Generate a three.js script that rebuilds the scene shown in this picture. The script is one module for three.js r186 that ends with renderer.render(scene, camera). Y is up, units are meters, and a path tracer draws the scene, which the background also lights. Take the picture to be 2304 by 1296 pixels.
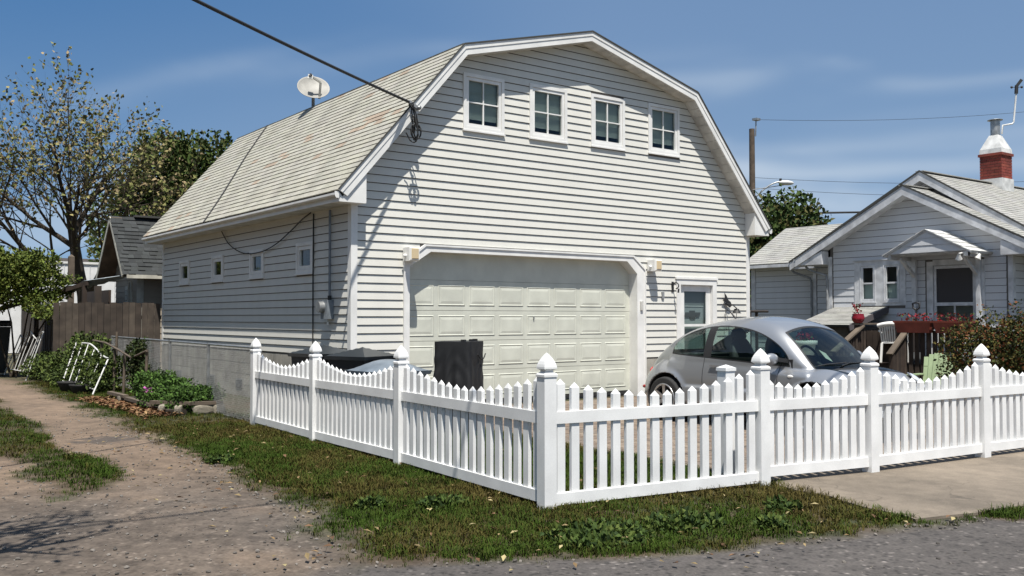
import * as THREE from 'three';
import { mergeGeometries } from 'three/addons/utils/BufferGeometryUtils.js';

// ---------------------------------------------------------------- camera, sky, sun, exposure
const scene = new THREE.Scene();
const renderer = new THREE.WebGLRenderer({ antialias: true });
renderer.setSize(1024, 576);
renderer.toneMapping = THREE.LinearToneMapping;
renderer.toneMappingExposure = 1.62;
renderer.shadowMap.enabled = true;
const camera = new THREE.PerspectiveCamera(33.98, 1024 / 576, 0.1, 900);
camera.position.set(0, 1.49, 0);
camera.lookAt(0.59699534 * 20, 1.49 + 0.03157312 * 20, -0.80162317 * 20);

const sun = new THREE.DirectionalLight(new THREE.Color(1.0, 0.955, 0.88), 4.4);
sun.position.set(11 - 0.5 * 20, 2.5 * 20, -12 + 20);
sun.target.position.set(11, 0, -12);
sun.castShadow = true;
sun.shadow.mapSize.set(4096, 4096);
Object.assign(sun.shadow.camera, { left: -30, right: 30, top: 30, bottom: -30, near: 1, far: 140 });
sun.shadow.radius = 1;
scene.add(sun, sun.target);

// ---------------------------------------------------------------- random numbers and noise
function rng(seed) { let a = seed >>> 0; return () => { a |= 0; a = a + 0x6D2B79F5 | 0; let t = Math.imul(a ^ a >>> 15, 1 | a); t = t + Math.imul(t ^ t >>> 7, 61 | t) ^ t; return ((t ^ t >>> 14) >>> 0) / 4294967296; }; }
function hash2(x, y, s) { let h = Math.imul(x, 374761393) + Math.imul(y, 668265263) + Math.imul(s, 1442695041) | 0; h = Math.imul(h ^ h >>> 13, 1274126177); return ((h ^ h >>> 16) >>> 0) / 4294967296; }
const sm = t => t * t * (3 - 2 * t), lerp = (a, b, t) => a + (b - a) * t, clamp = (x, a = 0, b = 1) => Math.min(b, Math.max(a, x));
const step = (a, b, x) => sm(clamp((x - a) / (b - a)));
function vnoise(x, y, s = 0, per = 0) {
  const xi = Math.floor(x), yi = Math.floor(y), fx = sm(x - xi), fy = sm(y - yi);
  let x0 = xi, x1 = xi + 1, y0 = yi, y1 = yi + 1; if (per) { x0 = ((x0 % per) + per) % per; x1 = ((x1 % per) + per) % per; y0 = ((y0 % per) + per) % per; y1 = ((y1 % per) + per) % per; }
  const a = hash2(x0, y0, s), b = hash2(x1, y0, s), c = hash2(x0, y1, s), d = hash2(x1, y1, s);
  return lerp(lerp(a, b, fx), lerp(c, d, fx), fy);
}
function fbm(x, y, o = 4, s = 0, per = 0) { let v = 0, a = 0.5, n = 0; for (let i = 0; i < o; i++) { v += a * vnoise(x, y, s + i * 17, per); n += a; a *= 0.5; x *= 2; y *= 2; per *= 2; } return v / n; }

// ---------------------------------------------------------------- sky: thin high cirrus over blue, computed for every direction
{
  const W = 1024, Hh = 512, data = new Float32Array(W * Hh * 4);
  const zen = [0.022, 0.092, 0.235], hor = [0.170, 0.285, 0.42];
  for (let j = 0; j < Hh; j++) {
    const el = ((j + 0.5) / Hh - 0.5) * Math.PI, y = Math.sin(el), r = Math.cos(el);
    for (let i = 0; i < W; i++) {
      const az = ((i + 0.5) / W - 0.5) * 2 * Math.PI, x = Math.cos(az) * r, z = Math.sin(az) * r;
      const t = Math.pow(clamp(1 - Math.max(y, 0)), 5.0);
      let c = [0, 1, 2].map(k => lerp(zen[k], hor[k], t));
      if (y > 0) {
        const q = 1 / (y + 0.16), u = x * q - 11.238, v = z * q - 0.801, a = 2.2587;
        const ru = u * Math.cos(a) - v * Math.sin(a), rv = u * Math.sin(a) + v * Math.cos(a);
        const wob = fbm(u * 0.8, v * 0.8, 3, 5) * 1.4;
        const wisp = fbm(ru * 0.7 + wob, rv * 2.4 + wob, 5, 20);
        const cov = fbm(u * 0.45 + 3.1, v * 0.45 + 1.7, 3, 67);
        const m = step(0.38, 0.74, wisp) * step(0.26, 0.56, cov) * 0.95 + 0.26 * step(0.25, 0.65, cov);
        const cl = [0.36, 0.42, 0.49];
        c = c.map((s, k) => lerp(s, cl[k], clamp(m) * 0.75));
      } else c = [0.16, 0.17, 0.17];
      data.set([c[0], c[1], c[2], 1], (j * W + i) * 4);
    }
  }
  const sky = new THREE.DataTexture(data, W, Hh, THREE.RGBAFormat, THREE.FloatType);
  sky.mapping = THREE.EquirectangularReflectionMapping; sky.magFilter = THREE.LinearFilter; sky.minFilter = THREE.LinearFilter; sky.colorSpace = THREE.LinearSRGBColorSpace; sky.needsUpdate = true;
  scene.background = sky; scene.environment = sky;
}

// ---------------------------------------------------------------- geometry helpers
const V = (x, y, z) => new THREE.Vector3(x, y, z);
class Soup {                                             // collects triangles; flat normals unless given
  constructor(color) { this.P = []; this.N = []; this.C = color ? [] : null; this.col = color || [1, 1, 1]; }
  tri(a, b, c, na, nb, nc) {
    let n = null;
    if (!na) { n = V(0, 0, 0).crossVectors(V(b.x - a.x, b.y - a.y, b.z - a.z), V(c.x - a.x, c.y - a.y, c.z - a.z)); if (n.lengthSq() < 1e-16) return this; n.normalize(); }
    for (const [p, q] of [[a, na], [b, nb], [c, nc]]) { const m = q || n; this.P.push(p.x, p.y, p.z); this.N.push(m.x, m.y, m.z); if (this.C) this.C.push(...this.col); }
    return this;
  }
  quad(a, b, c, d) { return this.tri(a, b, c).tri(a, c, d); }
  hexa(v) {                                              // 8 corners: lower ring 0-3, upper ring 4-7
    const m = V(0, 0, 0); v.forEach(p => m.addScaledVector(p, 1 / 8));
    for (const f of [[0, 1, 2, 3], [4, 5, 6, 7], [0, 1, 5, 4], [1, 2, 6, 5], [2, 3, 7, 6], [3, 0, 4, 7]]) {
      const [a, b, c, d] = f.map(i => v[i]); const n = V(0, 0, 0).crossVectors(c.clone().sub(a), d.clone().sub(b)), e = a.clone().add(b).add(c).add(d).multiplyScalar(0.25).sub(m);
      n.dot(e) >= 0 ? this.quad(a, b, c, d) : this.quad(d, c, b, a);
    }
    return this;
  }
  box(cx, cy, cz, w, h, d, mat) {
    const v = []; for (const y of [-1, 1]) for (const [x, z] of [[-1, -1], [1, -1], [1, 1], [-1, 1]]) { const p = V(x * w / 2, y * h / 2, z * d / 2); if (mat) p.applyMatrix4(mat); v.push(p.add(V(cx, cy, cz))); }
    return this.hexa(v);
  }
  bb(x0, x1, y0, y1, z0, z1) { return this.box((x0 + x1) / 2, (y0 + y1) / 2, (z0 + z1) / 2, Math.abs(x1 - x0), Math.abs(y1 - y0), Math.abs(z1 - z0)); }
  bar(a, b, w, h, hint = V(0, 1, 0)) {                   // oriented box: w sideways, h along the hint
    const d = b.clone().sub(a).normalize(), s = V(0, 0, 0).crossVectors(d, hint); if (s.lengthSq() < 1e-8) s.crossVectors(d, V(1, 0, 0)); s.normalize();
    const u = V(0, 0, 0).crossVectors(s, d).normalize(), v = [];
    for (const p of [a, b]) for (const [i, j] of [[-1, -1], [1, -1], [1, 1], [-1, 1]]) v.push(p.clone().addScaledVector(s, i * w / 2).addScaledVector(u, j * h / 2));
    return this.hexa(v);
  }
  tube(pts, rad, seg = 6, cap = true) {                  // smooth tapered tube through points
    const n = pts.length, rings = []; let s = null;
    for (let i = 0; i < n; i++) {
      const d = pts[Math.min(i + 1, n - 1)].clone().sub(pts[Math.max(i - 1, 0)]).normalize();
      if (!s) s = V(0, 0, 0).crossVectors(d, Math.abs(d.y) > 0.9 ? V(1, 0, 0) : V(0, 1, 0));
      s = s.clone().addScaledVector(d, -s.dot(d)).normalize(); const u = V(0, 0, 0).crossVectors(d, s), r = typeof rad === 'number' ? rad : rad[i];
      rings.push(Array.from({ length: seg }, (_, k) => { const a = k / seg * Math.PI * 2, q = s.clone().multiplyScalar(Math.cos(a)).addScaledVector(u, Math.sin(a)); return { p: pts[i].clone().addScaledVector(q, r), n: q }; }));
    }
    for (let i = 0; i + 1 < n; i++) for (let k = 0; k < seg; k++) {
      const a = rings[i][k], b = rings[i][(k + 1) % seg], c = rings[i + 1][(k + 1) % seg], d = rings[i + 1][k];
      this.tri(a.p, b.p, c.p, a.n, b.n, c.n).tri(a.p, c.p, d.p, a.n, c.n, d.n);
    }
    if (cap) for (const [i, f] of [[0, -1], [n - 1, 1]]) for (let k = 1; k + 1 < seg; k++) f > 0 ? this.tri(rings[i][0].p, rings[i][k].p, rings[i][k + 1].p) : this.tri(rings[i][0].p, rings[i][k + 1].p, rings[i][k].p);
    return this;
  }
  add(g, m) {                                            // a three.js geometry
    g = g.index ? g.toNonIndexed() : g.clone(); if (m) g.applyMatrix4(m); const p = g.attributes.position, n = g.attributes.normal;
    for (let i = 0; i < p.count; i++) { this.P.push(p.getX(i), p.getY(i), p.getZ(i)); this.N.push(n.getX(i), n.getY(i), n.getZ(i)); if (this.C) this.C.push(...this.col); }
    return this;
  }
  poly(pts, place, t) {                                  // flat polygon (2-D points) with thickness: place(u, v, w) -> Vector3
    const faces = THREE.ShapeUtils.triangulateShape(pts.map(p => new THREE.Vector2(...p)), []);
    const m = place(0, 0, t).sub(place(0, 0, 0));
    const put = (a, b, c, o) => { const n = V(0, 0, 0).crossVectors(b.clone().sub(a), c.clone().sub(a)); n.dot(o) >= 0 ? this.tri(a, b, c) : this.tri(a, c, b); };
    for (const f of faces) { put(...f.map(i => place(...pts[i], t)), m); put(...f.map(i => place(...pts[i], 0)), m.clone().negate()); }
    let area = 0; pts.forEach((p, i) => { const q = pts[(i + 1) % pts.length]; area += p[0] * q[1] - q[0] * p[1]; });
    pts.forEach((p, i) => {
      const q = pts[(i + 1) % pts.length], a = place(...p, 0), b = place(...q, 0), c = place(...q, t), d = place(...p, t);
      const s = Math.sign(area), o = place(p[0] + s * (q[1] - p[1]), p[1] - s * (q[0] - p[0]), 0).sub(a);
      put(a, b, c, o); put(a, c, d, o);
    });
    return this;
  }
  geo() {
    const g = new THREE.BufferGeometry(), n = this.P.length / 3, uv = new Float32Array(n * 2);
    for (let i = 0; i < n; i++) {
      const f = Math.floor(i / 3) * 9, ax = Math.abs(this.N[f] + this.N[f + 3] + this.N[f + 6]), ay = Math.abs(this.N[f + 1] + this.N[f + 4] + this.N[f + 7]), az = Math.abs(this.N[f + 2] + this.N[f + 5] + this.N[f + 8]), x = this.P[i * 3], y = this.P[i * 3 + 1], z = this.P[i * 3 + 2];
      if (ay >= ax && ay >= az) { uv[i * 2] = x; uv[i * 2 + 1] = z; } else if (ax > az) { uv[i * 2] = z; uv[i * 2 + 1] = y; } else { uv[i * 2] = x; uv[i * 2 + 1] = y; }
    }
    g.setAttribute('position', new THREE.Float32BufferAttribute(this.P, 3)); g.setAttribute('normal', new THREE.Float32BufferAttribute(this.N, 3)); g.setAttribute('uv', new THREE.BufferAttribute(uv, 2));
    if (this.C) g.setAttribute('color', new THREE.Float32BufferAttribute(this.C, 3));
    return g;
  }
}
const names = {}, offs = new WeakMap();
function numbered(n) { names[n] = (names[n] ?? -1) + 1; return names[n] ? n + '_' + String(names[n]).padStart(3, '0') : n; }
function tag(o, label, category, group, kind) { if (label) o.userData.label = label; if (category) o.userData.category = category; if (group) o.userData.group = group; if (kind) o.userData.kind = kind; return o; }
function thing(name, label, category, pos = [0, 0, 0], opt = {}) {      // a Group at the thing's base; parts are given in world metres unless opt.local
  const o = new THREE.Group(); o.name = numbered(name); o.position.set(...pos); if (opt.turn) o.rotation.y = opt.turn; scene.add(o);
  offs.set(o, opt.local ? [0, 0, 0] : pos); return tag(o, label, category, opt.group, opt.kind);
}
function part(parent, name, geo, mat, label) {
  const off = offs.get(parent) || [0, 0, 0]; if (geo instanceof Soup) geo = geo.geo();
  if (off[0] || off[1] || off[2]) geo.translate(-off[0], -off[1], -off[2]);
  const m = new THREE.Mesh(geo, mat); m.name = name; m.castShadow = m.receiveShadow = true; parent.add(m); offs.set(m, off); if (label) m.userData.label = label; return m;
}
function solo(name, geo, mat, label, category, group, kind) {            // a thing that is one mesh
  if (geo instanceof Soup) geo = geo.geo();
  geo.computeBoundingBox(); const b = geo.boundingBox, c = [(b.min.x + b.max.x) / 2, b.min.y, (b.min.z + b.max.z) / 2]; geo.translate(-c[0], -c[1], -c[2]);
  const m = new THREE.Mesh(geo, mat); m.name = numbered(name); m.position.set(...c); m.castShadow = m.receiveShadow = true; scene.add(m); return tag(m, label, category, group, kind);
}
function copy(o, pos, label, turn) { const c = o.clone(); c.name = numbered(o.name.replace(/_\d{3}$/, '')); c.position.set(...pos); c.userData = { ...o.userData }; if (label) c.userData.label = label; if (turn !== undefined) c.rotation.y = turn; scene.add(c); return c; }
function lathe(pts, seg = 16, m) { const g = new THREE.LatheGeometry(pts.map(p => new THREE.Vector2(...p)), seg); if (m) g.applyMatrix4(m); return g; }
const Mx = (x, y, z, rx = 0, ry = 0, rz = 0, s = 1) => new THREE.Matrix4().compose(V(x, y, z), new THREE.Quaternion().setFromEuler(new THREE.Euler(rx, ry, rz)), typeof s === 'number' ? V(s, s, s) : V(...s));

// ---------------------------------------------------------------- procedural textures and materials
function tex(n, fn, rep = 1, srgb = true) {              // fn(u, v) in 0..1, tileable -> [r, g, b] sRGB 0..255 (or grey)
  const d = new Uint8Array(n * n * 4);
  for (let j = 0; j < n; j++) for (let i = 0; i < n; i++) { const c = fn(i / n, j / n), k = (j * n + i) * 4; d[k] = clamp(c[0] ?? c, 0, 255); d[k + 1] = clamp(c[1] ?? c, 0, 255); d[k + 2] = clamp(c[2] ?? c, 0, 255); d[k + 3] = 255; }
  const t = new THREE.DataTexture(d, n, n); t.wrapS = t.wrapT = THREE.RepeatWrapping; t.magFilter = THREE.LinearFilter; t.minFilter = THREE.LinearMipmapLinearFilter; t.generateMipmaps = true; t.repeat.set(rep, rep); if (srgb) t.colorSpace = THREE.SRGBColorSpace; t.needsUpdate = true; return t;
}
const dirty = (lo, hi, f = 6) => tex(256, (u, v) => { const a = fbm(u * f, v * f, 5, 3, f), b = hash2(u * 256 | 0, v * 256 | 0, 9); const k = lerp(lo, hi, clamp(0.5 + (a - 0.5) * 1.6)) + (b - 0.5) * 10; return [k, k, k]; }, 0.8);
const tVinyl = dirty(236, 255), tPaint = dirty(205, 255, 8), tMetal = dirty(190, 255, 10);
const tStreak = tex(256, (u, v) => { const a = fbm(u * 24, v * 3, 4, 7, 3), b = fbm(u * 5, v * 5, 4, 8, 5); const k = 255 - 16 * clamp(a * 0.5 + b * 0.5 - 0.3) - 4 * hash2(u * 256 | 0, v * 256 | 0, 6); return [k, k, k - 2]; }, 0.31);
const tWood = tex(256, (u, v) => { const g = fbm(u * 40, v * 3 + fbm(u * 4, v * 4, 2, 2, 4), 4, 13, 1), b = fbm(u * 6, v * 6, 3, 15, 6); const k = 0.45 + 0.6 * g + 0.35 * (b - 0.5); return [215 * k, 205 * k, 195 * k]; }, 1.1);
const tGrain = tex(256, (u, v) => { const h = hash2(u * 256 | 0, v * 256 | 0, 21), b = fbm(u * 8, v * 8, 4, 22, 8), st = fbm(u * 3, v * 3, 3, 25, 3); const k = 170 + 70 * h * 0.7 + 40 * (b - 0.5) + 12 * (st - 0.5); return [k, k, k * 0.985]; }, 0.7);
const tBark = tex(256, (u, v) => { const a = fbm(u * 24, v * 5, 5, 41, 1); const k = 110 + 190 * (a - 0.3); return [k, k * 0.96, k * 0.9]; }, 1);
const tBlock = tex(256, (u, v) => { const h = hash2(u * 256 | 0, v * 256 | 0, 51), b = fbm(u * 6, v * 6, 5, 52, 6); const k = 190 + 30 * h + 90 * (b - 0.5); return [k, k * 0.99, k * 0.96]; }, 0.5);
function mat(r, g, b, rough = 0.7, extra = {}) { return new THREE.MeshStandardMaterial({ color: new THREE.Color().setRGB(r, g, b), roughness: rough, ...extra }); }
const DS = THREE.DoubleSide;
const M = {
  siding: mat(0.65, 0.64, 0.60, 0.55, { map: tStreak }), wall: mat(0.13, 0.12, 0.11, 0.9), trim: mat(0.80, 0.795, 0.77, 0.45, { map: tVinyl }),  // wall: core coloured dark to deepen the shadow lines between siding boards
  soffit: mat(0.66, 0.645, 0.60, 0.6, { map: tPaint }), fence: mat(0.83, 0.83, 0.82, 0.38, { map: tVinyl }), door: mat(0.61, 0.62, 0.54, 0.45, { map: tVinyl }),
  roof: mat(0.62, 0.60, 0.53, 0.95, { map: tGrain, vertexColors: true }), roof2: mat(0.56, 0.55, 0.53, 0.95, { map: tGrain, vertexColors: true }), roofEdge: mat(0.10, 0.10, 0.095, 0.9, { map: tGrain }),
  darkRoof: mat(0.060, 0.066, 0.070, 0.95, { map: tGrain, vertexColors: true }), block: mat(0.56, 0.545, 0.51, 0.9, { map: tBlock }),
  siding2: mat(0.56, 0.57, 0.60, 0.6, { map: tStreak }), trim2: mat(0.66, 0.67, 0.69, 0.55, { map: tPaint }), shedWall: mat(0.36, 0.31, 0.25, 0.75, { map: tStreak }), shedTrim: mat(0.62, 0.60, 0.52, 0.7, { map: tPaint }),
  glass: new THREE.MeshPhysicalMaterial({ color: new THREE.Color().setRGB(0.62, 0.70, 0.69), roughness: 0.03, transmission: 1, thickness: 0, ior: 1.5 }),
  screen: mat(0.035, 0.032, 0.035, 0.6), dark: mat(0.02, 0.02, 0.021, 0.8), blind: mat(0.62, 0.64, 0.61, 0.6), black: mat(0.018, 0.018, 0.019, 0.55), rubber: mat(0.022, 0.022, 0.022, 0.85),
  cable: mat(0.02, 0.02, 0.02, 0.6), grey: mat(0.30, 0.31, 0.32, 0.5, { map: tMetal }), meter: mat(0.24, 0.27, 0.30, 0.45, { map: tMetal }), galv: mat(0.42, 0.43, 0.43, 0.4, { metalness: 0.6, map: tMetal }),
  whiteMetal: mat(0.72, 0.72, 0.70, 0.5, { map: tPaint }), oldWood: mat(0.20, 0.165, 0.135, 0.9, { map: tWood }), deckWood: mat(0.085, 0.062, 0.05, 0.85, { map: tWood }), greyWood: mat(0.26, 0.225, 0.185, 0.9, { map: tWood }),
  bark: mat(0.20, 0.165, 0.13, 0.95, { map: tBark }), leaf: new THREE.MeshPhysicalMaterial({ roughness: 0.75, specularIntensity: 0.35, vertexColors: true, side: DS }), brick: mat(0.30, 0.065, 0.045, 0.9, { map: tBlock }), mortar: mat(0.36, 0.30, 0.25, 0.95, { map: tBlock }),
  terracotta: mat(0.26, 0.055, 0.035, 0.65, { map: tPaint }), redGlaze: mat(0.22, 0.012, 0.022, 0.25), plastic: mat(0.80, 0.79, 0.75, 0.4), greenPlastic: mat(0.30, 0.38, 0.22, 0.5, { map: tVinyl }), lens: mat(0.60, 0.48, 0.30, 0.4),
  concrete: null, stone: mat(0.34, 0.31, 0.26, 0.95, { map: tBlock }), tarp: mat(0.010, 0.010, 0.011, 0.62), binLid: mat(0.03, 0.035, 0.038, 0.28), binBlue: mat(0.20, 0.235, 0.27, 0.4, { map: tMetal }),
  paint: new THREE.MeshPhysicalMaterial({ color: new THREE.Color().setRGB(0.34, 0.35, 0.365), metalness: 0.55, roughness: 0.36, clearcoat: 1, clearcoatRoughness: 0.06 }),
  carGlass: new THREE.MeshPhysicalMaterial({ color: new THREE.Color().setRGB(0.55, 0.66, 0.63), roughness: 0.02, transmission: 1, thickness: 0, ior: 1.52 }),
  alloy: mat(0.55, 0.55, 0.56, 0.3, { metalness: 0.85 }), lampGlass: new THREE.MeshPhysicalMaterial({ color: new THREE.Color().setRGB(0.75, 0.78, 0.8), roughness: 0.08, metalness: 0.4, clearcoat: 1 }), amber: mat(0.75, 0.17, 0.02, 0.3), plate: mat(0.7, 0.7, 0.68, 0.5)
};

// ---------------------------------------------------------------- the ground: verge, alley track, street, driveway
function pl(pts, t, i = 0, j = 1) { if (t <= pts[0][i]) return pts[0][j]; for (let k = 1; k < pts.length; k++) if (t <= pts[k][i]) return lerp(pts[k - 1][j], pts[k][j], (t - pts[k - 1][i]) / (pts[k][i] - pts[k - 1][i])); return pts[pts.length - 1][j]; }
const ROAD = [[-8, -5.1], [2.4, -4.95], [3.08, -4.81], [3.59, -4.6], [4.02, -4.3], [4.56, -4.05], [5.22, -3.86], [5.95, -3.67], [6.52, -3.5], [7.1, -3.32], [9, -2.9], [14, -2.3], [40, -2.0]];
const ALLEY = [[-60, 3.8], [-28.5, 3.8], [-22.5, 3.7], [-17.85, 3.58], [-13.1, 3.38], [-12, 3.32], [-10.5, 3.24], [-8.2, 3.08], [-7.25, 3.0], [-5.5, 2.72], [-4.9, 2.5], [0, 2.4]];
const MEDR = [[-60, 2.6], [-18.8, 2.72], [-14.9, 2.56], [-12.6, 2.38], [-11, 2.36], [-10, 2.38], [-9.2, 2.25], [-8.5, 1.75]];
const MEDL = [[-60, 1.5], [-14, 1.6], [-11.35, 1.65], [-10.1, 1.78], [-9, 1.8], [-8.5, 1.8]];
const driveLeft = z => z > -5.4 ? lerp(6.95, 6.5, clamp((z + 5.4) / 1.7)) : 7.02 + (z + 5.4) * -0.03;
const DRIVE_END = x => -3.74 + (x - 6.5) * 0.17;
function zone(x, z) {                                    // {grass, road, dirt} weights with frayed edges
  const wx = x + (fbm(x * 1.3, z * 1.3, 4, 61) - 0.5) * 0.7 + (fbm(x * 7, z * 7, 2, 66) - 0.5) * 0.16, wz = z + (fbm(x * 1.3 + 40, z * 1.3, 4, 62) - 0.5) * 0.55 + (fbm(x * 7, z * 7, 2, 67) - 0.5) * 0.16;
  const road = step(-0.22, 0.10, wz - pl(ROAD, wx));
  let alley = 1 - step(-0.22, 0.42, wx - pl(ALLEY, wz));
  const med = step(-0.15, 0.1, Math.min(wx - pl(MEDL, wz), pl(MEDR, wz) - wx, (-8.55 - wz)));
  alley *= 1 - med;
  const bare = Math.max(road, alley);
  return { grass: 1 - bare, road, alley, med };
}
const GX0 = -7, GX1 = 18, GZ0 = -26, GZ1 = -1;
const groundTex = (() => {
  const n = 2048, d = new Uint8Array(n * n * 4);
  const lin = c => 255 * (c <= 0.0031308 ? 12.92 * c : 1.055 * Math.pow(c, 1 / 2.4) - 0.055);
  // slow fields on a coarse grid, read back with bilinear weights
  const m0 = 640, F = Array.from({ length: 7 }, () => new Float32Array((m0 + 1) * (m0 + 1)));
  for (let j = 0; j <= m0; j++) for (let i = 0; i <= m0; i++) {
    const x = lerp(GX0, GX1, i / m0), z = lerp(GZ0, GZ1, j / m0), k = j * (m0 + 1) + i, q = zone(x, z), f2 = fbm(x * 0.9, z * 0.9, 4, 73);
    F[0][k] = q.grass; F[1][k] = q.road; F[2][k] = f2; F[3][k] = fbm(x * 3.2, z * 3.2, 3, 74);
    F[4][k] = clamp(step(-7.2, -10.5, z) * 0.9 + step(0.5, 0.72, f2) * 0.45 + step(0.25, 0.75, fbm(x * 0.5, z * 0.5, 3, 79)) * 0.25);
  }
  const v = new Float32Array(5);
  for (let j = 0; j < n; j++) for (let i = 0; i < n; i++) {
    const x = lerp(GX0, GX1, (i + 0.5) / n), z = lerp(GZ0, GZ1, (j + 0.5) / n), k = (j * n + i) * 4;
    const gu = (i + 0.5) / n * m0, gv2 = (j + 0.5) / n * m0, iu = gu | 0, iv = gv2 | 0, fu = gu - iu, fv = gv2 - iv, o = iv * (m0 + 1) + iu;
    for (let c = 0; c < 5; c++) { const f = F[c]; v[c] = lerp(lerp(f[o], f[o + 1], fu), lerp(f[o + m0 + 1], f[o + m0 + 2], fu), fv); }
    const h = hash2(i, j, 71), f1 = fbm(x * 9, z * 9, 2, 72), f2 = v[2], f3 = v[3], q = { grass: v[0], road: v[1] }, mixDirt = v[4];
    const soil = [0.055, 0.041, 0.022].map(c => c * (0.6 + 0.9 * f1 * (0.5 + h)));
    const green = step(0.35, 0.6, f3 * 0.5 + f2 * 0.5); soil[0] *= lerp(1.1, 0.62, green); soil[1] *= lerp(1, 0.9, green); soil[2] *= lerp(1, 0.6, green);
    const dirt0 = (0.52 + 0.56 * f1 + 0.48 * f2) * (0.78 + 0.44 * h), dirt = [0.158, 0.113, 0.078].map(c => c * dirt0);
    const gv = 0.42 + 0.80 * f1 + 0.5 * (f2 - 0.5); let chip = hash2(i >> 1, j >> 1, 77); chip = chip > 0.975 ? 2.1 : chip < 0.08 ? 0.5 : 1; const blob = hash2(Math.floor(i / 3), Math.floor(j / 3), 78); if (blob > 0.985) chip *= 1.5; else if (blob < 0.02) chip *= 0.55;
    const gravel = [0.096, 0.080, 0.066].map(c => c * gv * (0.78 + 0.44 * h) * chip);
    const asphalt = [0.078, 0.069, 0.063].map(c => c * (0.72 + 0.4 * f1 + 0.3 * (f2 - 0.5)) * (0.74 + 0.52 * h) * chip);
    const st = step(0.40, 0.16, Math.hypot((x - 2.92) / 0.55, (z + 12.2) / 0.62) * 0.5 + (f1 - 0.5) * 0.35) * 0.8;   // damp oil-dark stain in the track
    let c = [0, 1, 2].map(m => lerp(gravel[m], dirt[m], mixDirt));
    c = c.map((v, m) => lerp(v, [0.05, 0.043, 0.038][m] * (0.7 + 0.6 * h), st));
    c = c.map((v, m) => lerp(lerp(v, asphalt[m], q.road), soil[m], q.grass));
    for (let m = 0; m < 3; m++) d[k + m] = clamp(lin(c[m]), 0, 255); d[k + 3] = 255;
  }
  const t = new THREE.DataTexture(d, n, n); t.magFilter = THREE.LinearFilter; t.minFilter = THREE.LinearMipmapLinearFilter; t.generateMipmaps = true; t.colorSpace = THREE.SRGBColorSpace; t.needsUpdate = true; return t;
})();
const tGravelBump = tex(512, (u, v) => 255 * clamp(0.6 * fbm(u * 60, v * 60, 3, 81, 60) + 0.4 * hash2(u * 512 | 0, v * 512 | 0, 82)), 1, false);
const groundMat = new THREE.MeshStandardMaterial({ map: groundTex, roughness: 0.96 });
function groundSheet(name, pts, y, m) {
  const g = new THREE.BufferGeometry(), f = THREE.ShapeUtils.triangulateShape(pts.map(p => new THREE.Vector2(...p)), []), P = [], N = [], U = [];
  for (const t of f) { let [a, b, c] = t.map(i => pts[i]); if ((b[0] - a[0]) * (c[1] - a[1]) - (b[1] - a[1]) * (c[0] - a[0]) > 0) [b, c] = [c, b]; for (const p of [a, b, c]) { P.push(p[0], y, p[1]); N.push(0, 1, 0); U.push((p[0] - GX0) / (GX1 - GX0), (p[1] - GZ0) / (GZ1 - GZ0)); } }
  g.setAttribute('position', new THREE.Float32BufferAttribute(P, 3)); g.setAttribute('normal', new THREE.Float32BufferAttribute(N, 3)); g.setAttribute('uv', new THREE.Float32BufferAttribute(U, 2));
  const o = new THREE.Mesh(g, m); o.name = name; o.receiveShadow = true; o.userData.kind = 'structure'; scene.add(o); return o;
}
const farTex = tex(512, (u, v) => { const a = fbm(u * 16, v * 16, 5, 91, 16), h = hash2(u * 512 | 0, v * 512 | 0, 92); const k = 0.6 + 0.5 * a + 0.25 * h; return [92 * k, 86 * k, 58 * k]; }, 0.12);
{
  const g = new THREE.PlaneGeometry(1400, 1400); g.rotateX(-Math.PI / 2); const uv = g.attributes.uv; for (let i = 0; i < uv.count; i++) uv.setXY(i, uv.getX(i) * 1400, uv.getY(i) * 1400);
  const o = new THREE.Mesh(g, mat(0.75, 0.75, 0.75, 0.97, { map: farTex })); o.name = 'far_ground'; o.position.y = -0.03; o.receiveShadow = true; o.userData.kind = 'structure'; scene.add(o);
}
groundSheet('ground', [[GX0, GZ0], [GX1, GZ0], [GX1, GZ1], [GX0, GZ1]], 0, groundMat);
{
  const a = []; for (let z = -25.8; z < -5; z += 0.35) a.push([pl(ALLEY, z) + (vnoise(z * 2, 1, 5) - 0.5) * 0.2, z]);
  groundSheet('dirt_track', [...a, [2.5, -4.95], [-6.8, -5.1], [-6.8, -25.8]], 0.004, groundMat);
  const r = []; for (let x = -6.8; x < 17.8; x += 0.3) r.push([x, pl(ROAD, x) + (vnoise(x * 2, 4, 6) - 0.5) * 0.12]);
  groundSheet('road', [...r, [17.8, -1.1], [-6.8, -1.1]], 0.008, groundMat);
}
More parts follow.
